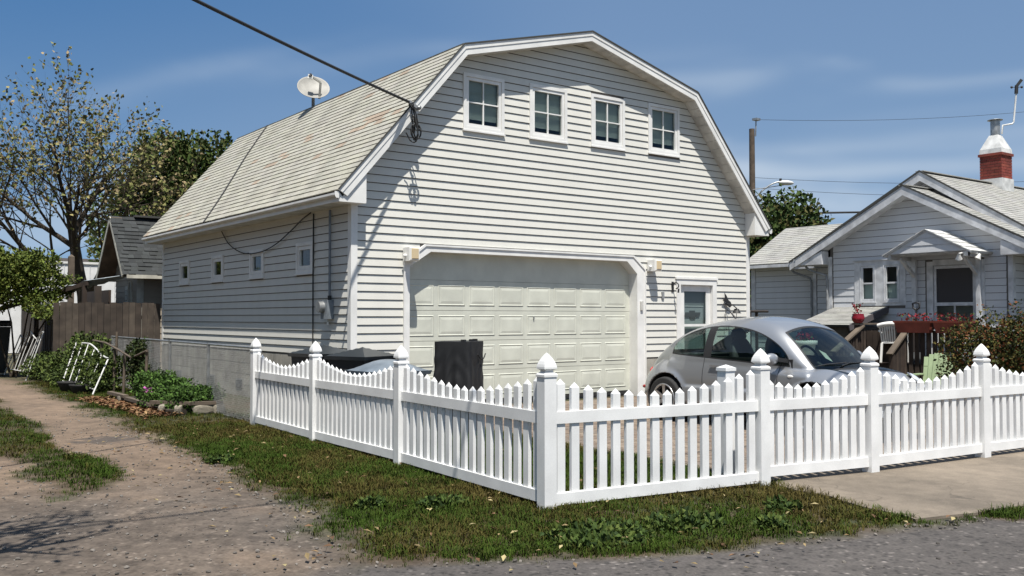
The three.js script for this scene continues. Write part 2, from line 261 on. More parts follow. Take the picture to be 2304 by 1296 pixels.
// concrete driveway apron: a slab with a broom finish, stains and hairline cracks
const tConcrete = tex(512, (u, v) => {
  const a = fbm(u * 6, v * 6, 5, 101, 6), b = fbm(u * 40, v * 40, 3, 102, 40), h = hash2(u * 512 | 0, v * 512 | 0, 103), s = step(0.56, 0.75, fbm(u * 9 + 3, v * 4, 4, 104, 1));
  const cr = Math.abs(fbm(u * 3, v * 3, 5, 105, 3) - 0.5) < 0.0025 ? 0.84 : 1; const k = (0.80 + 0.26 * (a - 0.5) + 0.16 * (b - 0.5) + 0.1 * (h - 0.5) - 0.16 * s) * cr; return [214 * k, 205 * k, 192 * k];
}, 0.25);
{
  const pts = []; for (let z = -5.6; z < -3.75; z += 0.15) pts.push([driveLeft(z) - 0.05 + (vnoise(z * 4, 3, 8) - 0.5) * 0.14, z]);
  for (let x = 6.5; x < 17; x += 0.3) pts.push([x, DRIVE_END(x) - 0.03 + (vnoise(x * 3, 9, 8) - 0.5) * 0.08]); pts.push([17, -5.6]);
  const s = new Soup().poly(pts, (u, v, w) => V(u, w + 0.001, v), 0.022), o = solo('driveway', s, mat(0.415, 0.375, 0.33, 0.9, { map: tConcrete }), null, null); o.userData = { kind: 'structure' };
}
// paver driveway behind the fence: bricks laid in running bond, the nearest 300 as bricks of their own
{
  const bed = new Soup().bb(7.0, 17, -0.04, 0.003, -12.9, -5.62), o = solo('paver_driveway', bed, mat(0.20, 0.165, 0.13, 0.95, { map: tGrain }), null, null); o.userData = { kind: 'structure' };
  const R = rng(12), cols = [[0.30, 0.235, 0.19], [0.27, 0.205, 0.165], [0.33, 0.265, 0.215], [0.245, 0.20, 0.17]], ms = cols.map(c => mat(...c, 0.92, { map: tBlock })), list = [];
  for (let r = 0; r < 36; r++) for (let k = 0; k < 50; k++) { const z = -5.68 - r * 0.2 - 0.1, x = 7.06 + k * 0.2 + (r % 2) * 0.1; if (x < 16.9 && z > -12.85) list.push([x, z]); }
  list.sort((a, b) => (a[0] * 0.6 - a[1] * 0.8) - (b[0] * 0.6 - b[1] * 0.8));
  const bg = new Soup().hexa([[-1, 0, -1], [1, 0, -1], [1, 0, 1], [-1, 0, 1], [-0.93, 1, -0.93], [0.93, 1, -0.93], [0.93, 1, 0.93], [-0.93, 1, 0.93]].map(([x, y, z]) => V(x * 0.096, y * 0.034, z * 0.096))).geo();
  o.updateMatrixWorld(); const rest = new THREE.InstancedMesh(bg, ms[0], Math.max(list.length - 300, 1)), q = new THREE.Matrix4(), C = new THREE.Color(); rest.name = 'brick_field'; rest.userData.kind = 'stuff';
  list.forEach(([x, z], i) => {
    const y = -0.026 + R() * 0.004, c = R() * 4 | 0;
    if (i < 300) { const m = new THREE.Mesh(bg, ms[c]); m.name = 'brick'; m.position.set(x - o.position.x, y - o.position.y, z - o.position.z); m.rotation.y = (R() - 0.5) * 0.05; m.receiveShadow = m.castShadow = true; o.add(m); }
    else { q.makeTranslation(x - o.position.x, y - o.position.y, z - o.position.z); rest.setMatrixAt(i - 300, q); rest.setColorAt(i - 300, C.setRGB(cols[c][0] / 0.30, cols[c][1] / 0.235, cols[c][2] / 0.19)); }
  });
  o.add(rest);
}
// grass: tufts of bent blades, thin and worn near the tracks
function tuftGeo(seed, blades, h, spread) {
  const R = rng(seed), s = new Soup();
  for (let i = 0; i < blades; i++) {
    const a = R() * 6.283, r = Math.sqrt(R()) * spread, b = R() * 6.283, L = h * (0.5 + R() * 0.7), w = 0.0022 + R() * 0.002, lean = 0.2 + R() * 0.9, x = Math.cos(a) * r, z = Math.sin(a) * r, dx = Math.cos(b), dz = Math.sin(b);
    const p0 = V(x - dz * w, 0, z + dx * w), p1 = V(x + dz * w, 0, z - dx * w), m0 = V(x + dx * lean * L * 0.3 - dz * w * 0.8, L * 0.6, z + dz * lean * L * 0.3 + dx * w * 0.8), m1 = V(x + dx * lean * L * 0.3 + dz * w * 0.8, L * 0.6, z + dz * lean * L * 0.3 - dx * w * 0.8), t = V(x + dx * lean * L, L * (1.05 - lean * 0.35), z + dz * lean * L);
    s.tri(p0, p1, m1).tri(p0, m1, m0).tri(m0, m1, t);
  }
  return s.geo();
}
const inBuilding = (x, z) => (x > 6.5 && z < -12.95) || (x > 16.5 && z < -9);
function scatterGrass() {
  const R = rng(77), kinds = [[tuftGeo(1, 9, 0.05, 0.05), []], [tuftGeo(2, 8, 0.042, 0.055), []], [tuftGeo(3, 10, 0.07, 0.05), []]], q = new THREE.Matrix4(), C = new THREE.Color();
  const push = (x, z, k, sc, far) => kinds[k][1].push([x, z, sc * (0.7 + R() * 0.6), R()]);
  const areas = [[2.2, 7.3, -13.2, -3.2, 1350], [4.7, 7.1, -12.9, -5.6, 500], [2.8, 5.4, -24, -13, 420], [1.2, 3.0, -24, -8.3, 420], [4.5, 8, -30, -22, 150], [6.3, 11, -4.2, -2.6, 1500], [12, 21, -13, -6, 60]];
  for (const [x0, x1, z0, z1, dens] of areas) {
    const n = (x1 - x0) * (z1 - z0) * dens;
    for (let i = 0; i < n; i++) {
      const x = lerp(x0, x1, R()), z = lerp(z0, z1, R()); if (inBuilding(x, z)) continue;
      if (x > driveLeft(z) + 0.02 && z < DRIVE_END(x) && z > -12.95) continue;
      if (x * 0.597 - z * 0.802 < 3) continue;
      const q2 = zone(x, z); const worn = fbm(x * 0.7, z * 0.7, 3, 111); let p = q2.grass; if (q2.grass < 0.98) p = p * p * 0.75; p *= 0.55 + 0.6 * step(0.3, 0.6, worn); if (x > 7 && z > -4) p *= 0.8;
      if (R() > p) continue; push(x, z, R() < 0.12 ? 2 : R() < 0.5 ? 0 : 1, (q2.grass < 0.9 ? 0.6 : 0.85));
    }
  }
  const m = new THREE.MeshPhysicalMaterial({ roughness: 0.85, specularIntensity: 0.2, side: DS });
  for (const [g, list] of kinds) {
    const im = new THREE.InstancedMesh(g, m, list.length); im.name = numbered('grass'); im.castShadow = im.receiveShadow = true;
    list.forEach(([x, z, s, r], i) => {
      q.compose(V(x, 0, z), new THREE.Quaternion().setFromAxisAngle(V(0, 1, 0), r * 6.28), V(s, s * (0.8 + 0.4 * vnoise(x * 3, z * 3, 5)), s)); im.setMatrixAt(i, q);
      const f = fbm(x * 1.1, z * 1.1, 4, 121), d = step(0.30, 0.66, f + (r - 0.5) * 0.45); const b = 0.65 + 0.7 * hash2(i, 3, 9);
      im.setColorAt(i, C.setRGB(lerp(0.074, 0.034, d) * b, lerp(0.060, 0.060, d) * b, lerp(0.018, 0.008, d) * b));
    });
    tag(im, ['short worn grass of the verge and yard', 'low drying grass of the verge and yard', 'longer green grass of the verge and yard'][kinds.findIndex(k => k[0] === g)], 'grass', null, 'stuff'); scene.add(im);
  }
}
scatterGrass();

// ---------------------------------------------------------------- shared builders for boarded walls, shingled slopes and windows
// Lapped boards on a wall: face(u, v, w) -> world; span(v) -> [u0, u1]; holes [u0, u1, v0, v1]
function boards(parent, mt, face, v0, v1, e, span, holes, t = 0.019, name = 'siding_board') {
  const n = Math.ceil((v1 - v0) / e - 1e-6), R = rng(n * 7 + 3);
  for (let i = 0; i < n; i++) {
    const a = v0 + i * e + 0.011, b = Math.min(v0 + (i + 1) * e, v1), mid = (a + b) / 2; let A = span(a), B = span(b); if (!A || !B) { if (!A) continue; B = [(A[0] + A[1]) / 2, (A[0] + A[1]) / 2]; }
    const cuts = holes.filter(h => mid > h[2] && mid < h[3]).sort((p, q) => p[0] - q[0]);
    let list = [], left = [A[0], B[0]];
    for (const h of cuts) { if (h[0] > Math.min(left[0], left[1])) list.push([left[0], h[0], left[1], h[0]]); left = [h[1], h[1]]; }
    list.push([left[0], A[1], left[1], B[1]]);
    for (const [a0, a1, b0, b1] of list) {
      if (a1 - a0 < 0.02) continue; const tt = t * (0.92 + R() * 0.16);
      part(parent, name, new Soup().hexa([face(a0, a, tt - 0.004), face(a1, a, tt - 0.004), face(a1, a, tt), face(a0, a, tt), face(b0, b, 0.0005), face(Math.max(b1, b0 + 1e-4), b, 0.0005), face(Math.max(b1, b0 + 1e-4), b, 0.003), face(b0, b, 0.003)]), mt);
    }
  }
}
// Courses of tab shingles on a slope: at(u, v, w) -> world, v up the slope; span(v) -> [u0, u1]
function courses(parent, mt, at, len, e, span, seed, tab = 0.30, t = 0.016, each = false, name = 'shingle_course', rust = null) {
  const R = rng(seed), n = Math.ceil(len / e);
  for (let i = 0; i < n; i++) {
    const a = i * e, b = Math.min(a + e + 0.012, len), [u0, u1] = span(a), [w0, w1] = span(b); let s = new Soup([1, 1, 1]);
    const base = 0.96 + R() * 0.07; let u = u0 - R() * tab;
    while (u < u1) {
      const p = Math.max(u, u0), q = Math.min(u + tab - 0.004, u1), f = x => w0 + (x - u0) / (u1 - u0) * (w1 - w0); u += tab; if (q - p < 0.01) continue;
      const g = base * (each ? 0.7 + R() * 0.6 : 0.95 + R() * 0.09), tt = each ? t * (R() < 0.5 ? 1.3 : 0.35) : t * (0.85 + R() * 0.3), lo = a - (R() - 0.5) * 0.006; s.col = [g, g * (0.985 + R() * 0.03), g * (0.97 + R() * 0.05)]; if (rust && R() < rust(p, a)) s.col = [g * 0.92, g * 0.76, g * 0.68];
      s.hexa([at(p, lo, 0.001), at(q, lo, 0.001), at(q, lo, tt), at(p, lo, tt), at(f(p), b, 0.0005), at(f(q), b, 0.0005), at(f(q), b, 0.003), at(f(p), b, 0.003)]);
      if (each) { part(parent, 'shingle', s, mt); s = new Soup([1, 1, 1]); }
    }
    if (!each && s.P.length) part(parent, name, s, mt);
  }
}
// Window: outer casing rect in wall coordinates; kind 'grid' (2 x 2), 'single', 'hung'
function windowOn(parent, face, u0, u1, v0, v1, kind, o = {}) {
  const c = o.casing ?? 0.055, P = (a, b, d, e, w0, w1, s) => s.hexa([face(a, d, w0), face(b, d, w0), face(b, d, w1), face(a, d, w1), face(a, e, w0), face(b, e, w0), face(b, e, w1), face(a, e, w1)]);
  const ring = (s, a, b, d, e, k, w0, w1) => { P(a, b, d, d + k, w0, w1, s); P(a, b, e - k, e, w0, w1, s); P(a, a + k, d + k, e - k, w0, w1, s); P(b - k, b, d + k, e - k, w0, w1, s); };
  const m = o.mat ?? M.trim, s = new Soup(); ring(s, u0, u1, v0, v1, c, -0.02, 0.034);
  const w = part(parent, "window", s, m); let fr = new Soup(); ring(fr, u0 + c + 0.004, u1 - c - 0.004, v0 + c + 0.004, v1 - c - 0.004, o.frame ?? 0.05, -0.03, 0.02); part(w, 'frame', fr, m);
  if (o.sill !== false) part(w, 'sill', P(u0 - 0.01, u1 + 0.01, v0 - 0.026, v0 - 0.002, 0.002, 0.05, new Soup()), m);
  const k = c + 0.004 + (o.frame ?? 0.05), a = u0 + k, b = u1 - k, d = v0 + k, e = v1 - k, mu = (a + b) / 2, mv = (d + e) / 2;
  const pane = (x0, x1, y0, y1) => part(w, 'pane', new Soup().quad(face(x0, y0, -0.014), face(x1, y0, -0.014), face(x1, y1, -0.014), face(x0, y1, -0.014)), o.glass ?? M.glass);
  if (kind === 'grid') {
    P(mu - 0.011, mu + 0.011, d, e, -0.026, 0.006, fr = new Soup()); part(w, 'muntin', fr, m); let f2 = P(a, mu - 0.011, mv - 0.011, mv + 0.011, -0.026, 0.005, new Soup()); P(mu + 0.011, b, mv - 0.011, mv + 0.011, -0.026, 0.005, f2); part(w, 'muntin', f2, m);
    for (const [x0, x1] of [[a, mu - 0.011], [mu + 0.011, b]]) for (const [y0, y1] of [[d, mv - 0.011], [mv + 0.011, e]]) pane(x0, x1, y0, y1);
  } else if (kind === 'hung') { part(w, 'meeting_rail', P(a, b, mv - 0.022, mv + 0.022, -0.028, 0.006, new Soup()), m); pane(a, b, d, mv - 0.022); pane(a, b, mv + 0.022, e); }
  else pane(a, b, d, e);
  if (o.blind) { const bl = new Soup(); for (let y = lerp(e, d, 0); y > lerp(e, d, o.blind); y -= 0.026) bl.hexa([face(a - 0.02, y - 0.011, -0.075), face(b + 0.02, y - 0.011, -0.075), face(b + 0.02, y - 0.013, -0.075), face(a - 0.02, y - 0.013, -0.075), face(a - 0.02, y + 0.011, -0.06), face(b + 0.02, y + 0.011, -0.06), face(b + 0.02, y + 0.009, -0.06), face(a - 0.02, y + 0.009, -0.06)]); part(w, 'blind', bl, M.blind); }
  if (o.back) part(w, 'curtain', P(a - 0.03, b + 0.03, d - 0.03, lerp(d, e, o.back), -0.09, -0.08, new Soup()), o.backMat ?? M.blind);
  return w;
}
// Wall slab with rectangular or polygonal openings
function slab(parent, name, outline, holes, place, t, mt) {
  const pts = outline.map(p => new THREE.Vector2(...p)), hs = holes.map(h => h.map(p => new THREE.Vector2(...p))), all = [...outline, ...holes.flat()], f = THREE.ShapeUtils.triangulateShape(pts, hs), s = new Soup();
  for (const tr of f) { const [a, b, c] = tr.map(i => all[i]); for (const w of [0, -t]) s.tri(place(...a, w), place(...b, w), place(...c, w)); }
  for (const r of [outline, ...holes]) r.forEach((p, i) => { const q = r[(i + 1) % r.length]; s.quad(place(...p, 0), place(...q, 0), place(...q, -t), place(...p, -t)); });
  return part(parent, name, s, mt);
}
const rect = (a, b, c, d) => [[a, c], [b, c], [b, d], [a, d]];

// ---------------------------------------------------------------- the gambrel-roofed garage
const gx0 = 6.64, gx1 = 15.95, gc = 11.295, zf = -13.03, zb = -22.62, zr = -12.73, zrb = -22.9;
const garage = thing('gambrel_garage', 'large white sided two-storey garage with gambrel roof and wide overhead door', 'garage', [gc, 0, -17.8]);
{
  const F = (u, v, w) => V(u, v, zf + w), L = (u, v, w) => V(gx0 - w, v, u);       // front wall (u = x), left wall (u = z)
  const RP = [[6.27, 3.40], [8.51, 5.965], [gc, 6.68], [2 * gc - 8.51, 5.965], [2 * gc - 6.27, 3.40]];   // roof line at the rake
  const top = 0.16, inner = x => { x = Math.abs(x - gc); const e = gc - 6.27, b = gc - 8.51; return (x > b ? lerp(5.965, 3.40, (x - b) / (e - b)) - 0.245 : lerp(6.68, 5.965, x / b) - top); };
  const wallTop = v => { if (v < inner(gx0)) return [gx0, gx1]; let lo = 0, hi = gc - gx0; for (let k = 0; k < 30; k++) { const m = (lo + hi) / 2; inner(gc - m) > v ? lo = m : hi = m; } return lo < 0.02 ? null : [gc - lo, gc + lo]; };
  const wins = [[8.675, 9.52, 4.635, 5.59], [10.075, 10.93, 4.655, 5.615], [11.51, 12.36, 4.675, 5.64], [12.985, 13.85, 4.70, 5.67]];
  const dOut = [[7.56, 0], [7.56, 2.36], [7.95, 2.645], [12.55, 2.645], [12.86, 2.40], [12.86, 0]], dIn = [[7.65, 0], [7.65, 2.31], [8.045, 2.56], [12.40, 2.56], [12.66, 2.33], [12.66, 0]];
  const outline = [[gx0, 0.70], [7.64, 0.70], [7.64, 2.32], [8.03, 2.58], [12.41, 2.58], [12.68, 2.33], [12.68, 0.70], [13.80, 0.70], [13.80, 2.2], [14.86, 2.2], [14.86, 0.70], [gx1, 0.70], [gx1, inner(gx1)], [gc + 2.785, inner(gc + 2.785)], [gc, inner(gc)], [gc - 2.785, inner(gc - 2.785)], [gx0, inner(gx0)]];
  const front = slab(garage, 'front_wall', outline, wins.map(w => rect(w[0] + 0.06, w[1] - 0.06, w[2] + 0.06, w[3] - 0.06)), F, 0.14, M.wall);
  boards(front, M.siding, F, 0.72, 6.51, 0.1305, v => { const w = wallTop(v); return w && [Math.max(w[0], gx0 + 0.085), Math.min(w[1], gx1 - 0.085)]; }, [...wins.map(w => [w[0] + 0.01, w[1] - 0.01, w[2], w[3]]), [7.60, 12.82, 0, 2.30], [7.72, 12.72, 2.30, 2.42], [7.85, 12.6, 2.42, 2.63], [13.76, 14.90, 0, 2.24]]);
  const sw = [-21.013, -18.908, -16.811, -14.694], swr = sw.map(z => [z - 0.337, z + 0.337, 2.235, 2.755]);
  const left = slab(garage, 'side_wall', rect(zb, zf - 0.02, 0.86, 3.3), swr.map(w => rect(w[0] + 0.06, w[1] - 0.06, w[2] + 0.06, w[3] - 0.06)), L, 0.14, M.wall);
  boards(left, M.siding, L, 0.88, 3.26, 0.1305, () => [zb + 0.08, zf - 0.09], swr.map(w => [w[0] + 0.01, w[1] - 0.01, w[2], w[3]]));
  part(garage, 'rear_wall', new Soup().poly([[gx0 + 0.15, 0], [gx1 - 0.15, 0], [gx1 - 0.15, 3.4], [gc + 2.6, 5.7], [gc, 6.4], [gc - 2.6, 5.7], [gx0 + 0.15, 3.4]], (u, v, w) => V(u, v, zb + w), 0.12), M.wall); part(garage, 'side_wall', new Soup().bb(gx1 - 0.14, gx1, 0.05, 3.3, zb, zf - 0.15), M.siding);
  for (const w of wins) windowOn(garage, F, ...w, 'grid', { blind: 0.86, casing: 0.058, frame: 0.052 });
  for (const w of swr) windowOn(garage, L, ...w, 'single', { casing: 0.06, frame: 0.062 });
  // corner posts, foundation and its vents
  for (const [x, y0] of [[gx0, 0.70], [gx1, 0.70]]) { const s = x === gx0 ? 1 : -1; const k = new Soup().bb(x - s * 0.022, x + s * 0.088, y0, 3.235, zf, zf + 0.024); k.bb(x - s * 0.022, x, y0, 3.235, zf - 0.088, zf); part(garage, 'corner_trim', k, M.trim); }
  part(garage, 'corner_trim', new Soup().bb(gx0 - 0.022, gx0, 0.86, 3.235, zb - 0.01, zb + 0.085), M.trim);
  const fo = new Soup().bb(gx0 - 0.006, gx0 + 0.14, 0, 0.86, zb, zf - 0.16); for (const [a, b] of [[gx0 - 0.006, 7.56], [12.86, 13.745], [14.92, gx1]]) part(garage, 'foundation', new Soup().bb(a, b, 0, 0.70, zf - 0.15, zf + 0.006), M.block);
  const fnd = part(garage, 'foundation', fo, M.block);
  for (let r = 0; r < 4; r++) for (let i = 0; i < 24; i++) { const z0 = zb + 0.005 + i * 0.398 + (r % 2) * 0.199, z1 = Math.min(z0 + 0.388, zf - 0.17); if (z1 - z0 > 0.08) part(fnd, 'block', new Soup().bb(gx0 - 0.016, gx0 - 0.006, r * 0.214 + 0.004, r * 0.214 + 0.206, z0, z1), M.block); }
  for (const z of [-21.3, -19.18, -17.64, -15.6, -14.2]) { const k = new Soup().bb(gx0 - 0.02, gx0 - 0.0165, 0.16, 0.33, z - 0.17, z + 0.17), v = part(garage, 'vent', k, M.grey); for (let i = 0; i < 4; i++) part(v, 'louvre', new Soup().box(gx0 - 0.028, 0.185 + i * 0.04, z, 0.012, 0.008, 0.33), M.grey); }
  // overhead door: trim with cut corners, recessed sections with raised panels
  const band = new Soup(), put = (u, v, w) => V(u, v, zf - 0.20 + w);
  for (let i = 0; i < 5; i++) band.poly([dOut[i], dOut[i + 1], dIn[i + 1], dIn[i]], put, 0.235);
  const door = part(garage, 'door_trim', band, M.trim); const stop = new Soup();
  for (let i = 0; i < 5; i++) { const o = (p, k) => [10.2 + (p[0] - 10.2) * (1 + k * 0.008), p[1] ? p[1] + k * 0.03 : 0]; stop.poly([o(dOut[i], 1), o(dOut[i + 1], 1), dOut[i + 1], dOut[i]], (u, v, w) => V(u, v, zf + w), 0.052); } part(door, 'moulding', stop, M.trim);
  const zd = zf - 0.185, gd = part(garage, 'overhead_door', new Soup().bb(7.60, 12.72, 2.115, 2.62, zd - 0.04, zd), M.door), hardware = new Soup();
  for (let r = 0; r < 4; r++) {
    const y0 = 0.105 + r * 0.503, y1 = y0 + 0.497, sec = part(gd, 'door_section', new Soup().bb(7.60, 12.72, y0, y1, zd - 0.05, zd), M.door);
    for (let k = 0; k < 8; k++) {
      const x0 = 7.70 + k * 0.617, x1 = x0 + 0.535, a = y0 + 0.075, b = y1 - 0.075, q = (i, w) => [V(x0 + i, a + i, zd + w), V(x1 - i, a + i, zd + w), V(x1 - i, b - i, zd + w), V(x0 + i, b - i, zd + w)];
      const s = new Soup(), ring = (A, B) => { for (let j = 0; j < 4; j++) s.quad(A[j], A[(j + 1) % 4], B[(j + 1) % 4], B[j]); }, A = q(0, 0.0015), B = q(0.014, 0.010), C = q(0.030, 0.003), D = q(0.075, 0.009); ring(A, B); ring(B, C); ring(C, D); s.quad(...D); part(gd, 'door_panel', s, M.door);
    }
  }
  part(gd, 'lock', new Soup().box(10.31, 1.49, zd + 0.015, 0.02, 0.05, 0.03), M.galv); part(gd, 'weather_strip', new Soup().bb(7.62, 12.70, 0.035, 0.10, zd - 0.04, zd - 0.005), M.rubber);
  for (const [y0, y1] of [[-0.02, 0.03], [2.95, 3.15]]) part(garage, 'floor', new Soup().bb(gx0 + 0.15, gx1 - 0.15, y0, y1, zb + 0.13, zf - 0.25), M.block);
  part(garage, 'keypad', new Soup().box(12.76, 1.72, zf + 0.05, 0.06, 0.17, 0.03), M.soffit);
  // service door
  const st = new Soup().bb(13.745, 13.86, 0, 2.26, zf - 0.1, zf + 0.034); st.bb(14.80, 14.92, 0, 2.26, zf - 0.1, zf + 0.034); st.bb(13.86, 14.80, 2.15, 2.26, zf - 0.1, zf + 0.034); st.bb(13.72, 14.945, 2.26, 2.30, zf - 0.02, zf + 0.05);
  part(garage, 'door_casing', st, M.trim); const ds = new Soup(), dz = zf - 0.03; const g0 = 14.02, g1 = 14.665;
  ds.bb(13.865, g0, 0.08, 2.145, dz - 0.03, dz); ds.bb(g1, 14.795, 0.08, 2.145, dz - 0.03, dz); ds.bb(g0, g1, 2.02, 2.145, dz - 0.03, dz); ds.bb(g0, g1, 0.08, 0.32, dz - 0.03, dz); ds.bb(g0, g1, 1.315, 1.365, dz - 0.03, dz);
  const sd = part(garage, 'storm_door', ds, M.trim); for (const [a, b] of [[0.32, 1.315], [1.365, 2.02]]) part(sd, 'pane', new Soup().quad(V(g0, a, dz - 0.015), V(g1, a, dz - 0.015), V(g1, b, dz - 0.015), V(g0, b, dz - 0.015)), M.glass);
  part(sd, 'inner_door', new Soup().bb(13.9, 14.76, 0.08, 2.1, dz - 0.12, dz - 0.08), mat(0.20, 0.21, 0.215, 0.7)); part(sd, 'shade', new Soup().bb(g0 + 0.03, g1 - 0.03, 0.35, 1.72, dz - 0.07, dz - 0.066), mat(0.40, 0.41, 0.41, 0.8), 'pale shade behind the glass'); part(sd, 'curtain_rod', new Soup().bb(g0 + 0.03, g1 - 0.03, 1.718, 1.732, dz - 0.066, dz - 0.055), M.plastic); part(sd, 'handle', new Soup().box(14.73, 1.1, dz + 0.03, 0.02, 0.12, 0.04), M.galv);
  const em = [[-0.24, -0.05], [-0.07, -0.05], [-0.07, -0.095], [0.09, -0.095], [0.09, -0.05], [0.20, -0.05], [0.25, 0.055], [0.08, 0.055], [0.08, 0.095], [-0.08, 0.095], [-0.08, 0.055], [-0.2, 0.055]].map(p => [p[0] * 0.98 + 14.31, p[1] * 0.9 + 1.55]);
  part(sd, 'emblem', new Soup().poly(em, (u, v, w) => V(u, v, dz - 0.062 + w), 0.012), mat(0.10, 0.09, 0.085, 0.5), 'dark bow-tie shaped emblem');
  // roof: deck, shingle courses on the slope that shows, rake boards, soffits, boxed eaves, gutters
  const deck = new Soup(), S = [...RP, ...RP.slice().reverse().map(p => [gc + (p[0] - gc) * 0.985, p[1] - 0.10])]; deck.poly(S, (u, v, w) => V(u, v, zrb + w), zr - 0.028 - zrb); const roof = part(garage, 'roof', deck, M.roofEdge);
  const slope = (a, b, side) => { const d = V(b[0] - a[0], b[1] - a[1], 0), len = d.length(); d.normalize(); const n = V(-d.y, d.x, 0).multiplyScalar(side); return [(u, v, w) => V(a[0], a[1], 0).addScaledVector(d, v - 0.02).addScaledVector(n, w + 0.004).add(V(0, 0, u)), len]; };
  { const [at, len] = slope(RP[0], RP[1], 1); courses(roof, M.roof, at, len + 0.03, 0.127, () => [zrb - 0.02, zr + 0.012], 5, 0.30, 0.016, false, 'shingle_course', (u, v) => 0.02 + 0.6 * Math.max(0, 1 - Math.hypot((u + 14.1) / 1.1, (v - 1.75) / 0.28)) + 0.5 * Math.max(0, 1 - Math.hypot((u + 17.5) / 0.8, (v - 1.5) / 0.2))); }
  { const [at, len] = slope(RP[1], RP[2], 1); courses(roof, M.roof, at, len + 0.02, 0.127, () => [zrb - 0.02, zr + 0.012], 6, 1.2); }
  { const [at, len] = slope(RP[4], RP[3], -1); courses(roof, M.roof, at, len + 0.03, 0.254, () => [zrb - 0.02, zr + 0.012], 7, 2.4); }
  { const [at, len] = slope(RP[3], RP[2], -1); courses(roof, M.roof, at, len + 0.02, 0.254, () => [zrb - 0.02, zr + 0.012], 8, 2.4); }
  const lower = RP.map((p, i) => [[p[0] + 0.145, p[1] - 0.085], [p[0] + 0.07, p[1] - 0.155], [p[0], p[1] - 0.165], [p[0] - 0.07, p[1] - 0.155], [p[0] - 0.145, p[1] - 0.085]][i]);
  for (let i = 0; i < 4; i++) {
    part(garage, 'rake_board', new Soup().poly([RP[i], RP[i + 1], lower[i + 1], lower[i]].map(p => [p[0], p[1] - 0.004]), (u, v, w) => V(u, v, zr - 0.026 + w), 0.026), M.trim);
    const cap = new Soup(); const o = [[-0.0, 0], [0, 0], [0, 0], [0, 0], [0, 0]]; cap.poly([RP[i], RP[i + 1], [lerp(RP[i + 1][0], lower[i + 1][0], 0.42), lerp(RP[i + 1][1], lower[i + 1][1], 0.42)], [lerp(RP[i][0], lower[i][0], 0.42), lerp(RP[i][1], lower[i][1], 0.42)]].map(p => [p[0], p[1] - 0.005]), (u, v, w) => V(u, v, zr + w), 0.010); part(garage, 'fascia_cap', cap, M.trim);
    { const dx = RP[i + 1][0] - RP[i][0], dy = RP[i + 1][1] - RP[i][1], l2 = Math.hypot(dx, dy), ox = -dy / l2 * 0.02, oy = dx / l2 * 0.02; part(garage, 'shingle_edge', new Soup().poly([[RP[i][0] - ox * 0.1, RP[i][1] - oy * 0.1], [RP[i + 1][0] - ox * 0.1, RP[i + 1][1] - oy * 0.1], [RP[i + 1][0] + ox, RP[i + 1][1] + oy], [RP[i][0] + ox, RP[i][1] + oy]], (u, v, w) => V(u, v, zr + 0.0125 + w), 0.012), M.roofEdge); }
    // soffit panels between wall and rake, laid crosswise
    const a = lower[i], b = lower[i + 1], n = Math.round(Math.hypot(b[0] - a[0], b[1] - a[1]) / 0.2), nx = -(b[1] - a[1]), ny = b[0] - a[0], l = Math.hypot(nx, ny);
    for (let k = 0; k < n; k++) { const p = [lerp(a[0], b[0], (k + 0.015) / n), lerp(a[1], b[1], (k + 0.015) / n)], q = [lerp(a[0], b[0], (k + 0.985) / n), lerp(a[1], b[1], (k + 0.985) / n)], h = 0.012; part(roof, 'soffit_panel', new Soup().poly([p, q, [q[0] + nx / l * h, q[1] + ny / l * h], [p[0] + nx / l * h, p[1] + ny / l * h]], (u, v, w) => V(u, v, zf + 0.001 + w), zr - 0.028 - zf), M.soffit); }
  }
  for (const s of [1, -1]) {
    const X = x => s > 0 ? x : 2 * gc - x;
    part(garage, 'eave_return', new Soup().poly([[6.30, 3.225], [6.745, 3.225], [6.745, 3.685], [6.62, 3.66], [6.30, 3.34]].map(p => [X(p[0]), p[1]]), (u, v, w) => V(u, v, zf + 0.016 + w), zr - 0.03 - zf - 0.014), M.trim);
    const so = new Soup().bb(X(6.30), X(gx0 + 0.02), 3.228, 3.242, zrb + 0.02, zf + 0.012); part(garage, 'eave_soffit', so, M.soffit); part(garage, 'eave_fascia', new Soup().bb(X(6.282), X(6.302), 3.226, 3.365, zrb + 0.01, zr - 0.032), M.trim);
    const gp = [[6.280, 3.36], [6.272, 3.36], [6.272, 3.308], [6.238, 3.308], [6.222, 3.315], [6.222, 3.352], [6.214, 3.352], [6.214, 3.32], [6.234, 3.298], [6.280, 3.298]].map(p => [X(p[0]), p[1]]); part(garage, 'gutter', new Soup().poly(gp, (u, v, w) => V(u, v, zrb + w), zr - 0.01 - zrb), M.trim);
    part(garage, 'gutter_end', new Soup().poly([[6.280, 3.37], [6.208, 3.37], [6.208, 3.31], [6.230, 3.272], [6.280, 3.272]].map(p => [X(p[0]), p[1]]), (u, v, w) => V(u, v, zr - 0.009 + w), 0.006), M.trim);
  }
  // electric meter with its conduit, and the wiring on the side wall
  const me = part(garage, 'meter_box', new Soup().bb(gx0 - 0.13, gx0 - 0.014, 1.47, 1.77, -13.83, -13.60), M.meter); part(me, 'meter_glass', new Soup().add(new THREE.CylinderGeometry(0.085, 0.09, 0.10, 20), Mx(gx0 - 0.165, 1.66, -13.76, 0, 0, Math.PI / 2)), M.galv);
  part(me, 'conduit', new Soup().tube([V(gx0 - 0.06, 1.77, -13.66), V(gx0 - 0.06, 3.2, -13.66)], 0.022, 8), M.meter); part(me, 'conduit_collar', new Soup().tube([V(gx0 - 0.06, 1.77, -13.66), V(gx0 - 0.06, 1.84, -13.66)], 0.032, 8), M.black); part(me, 'seal_tag', new Soup().box(gx0 - 0.07, 1.40, -13.70, 0.02, 0.05, 0.03), M.plastic);
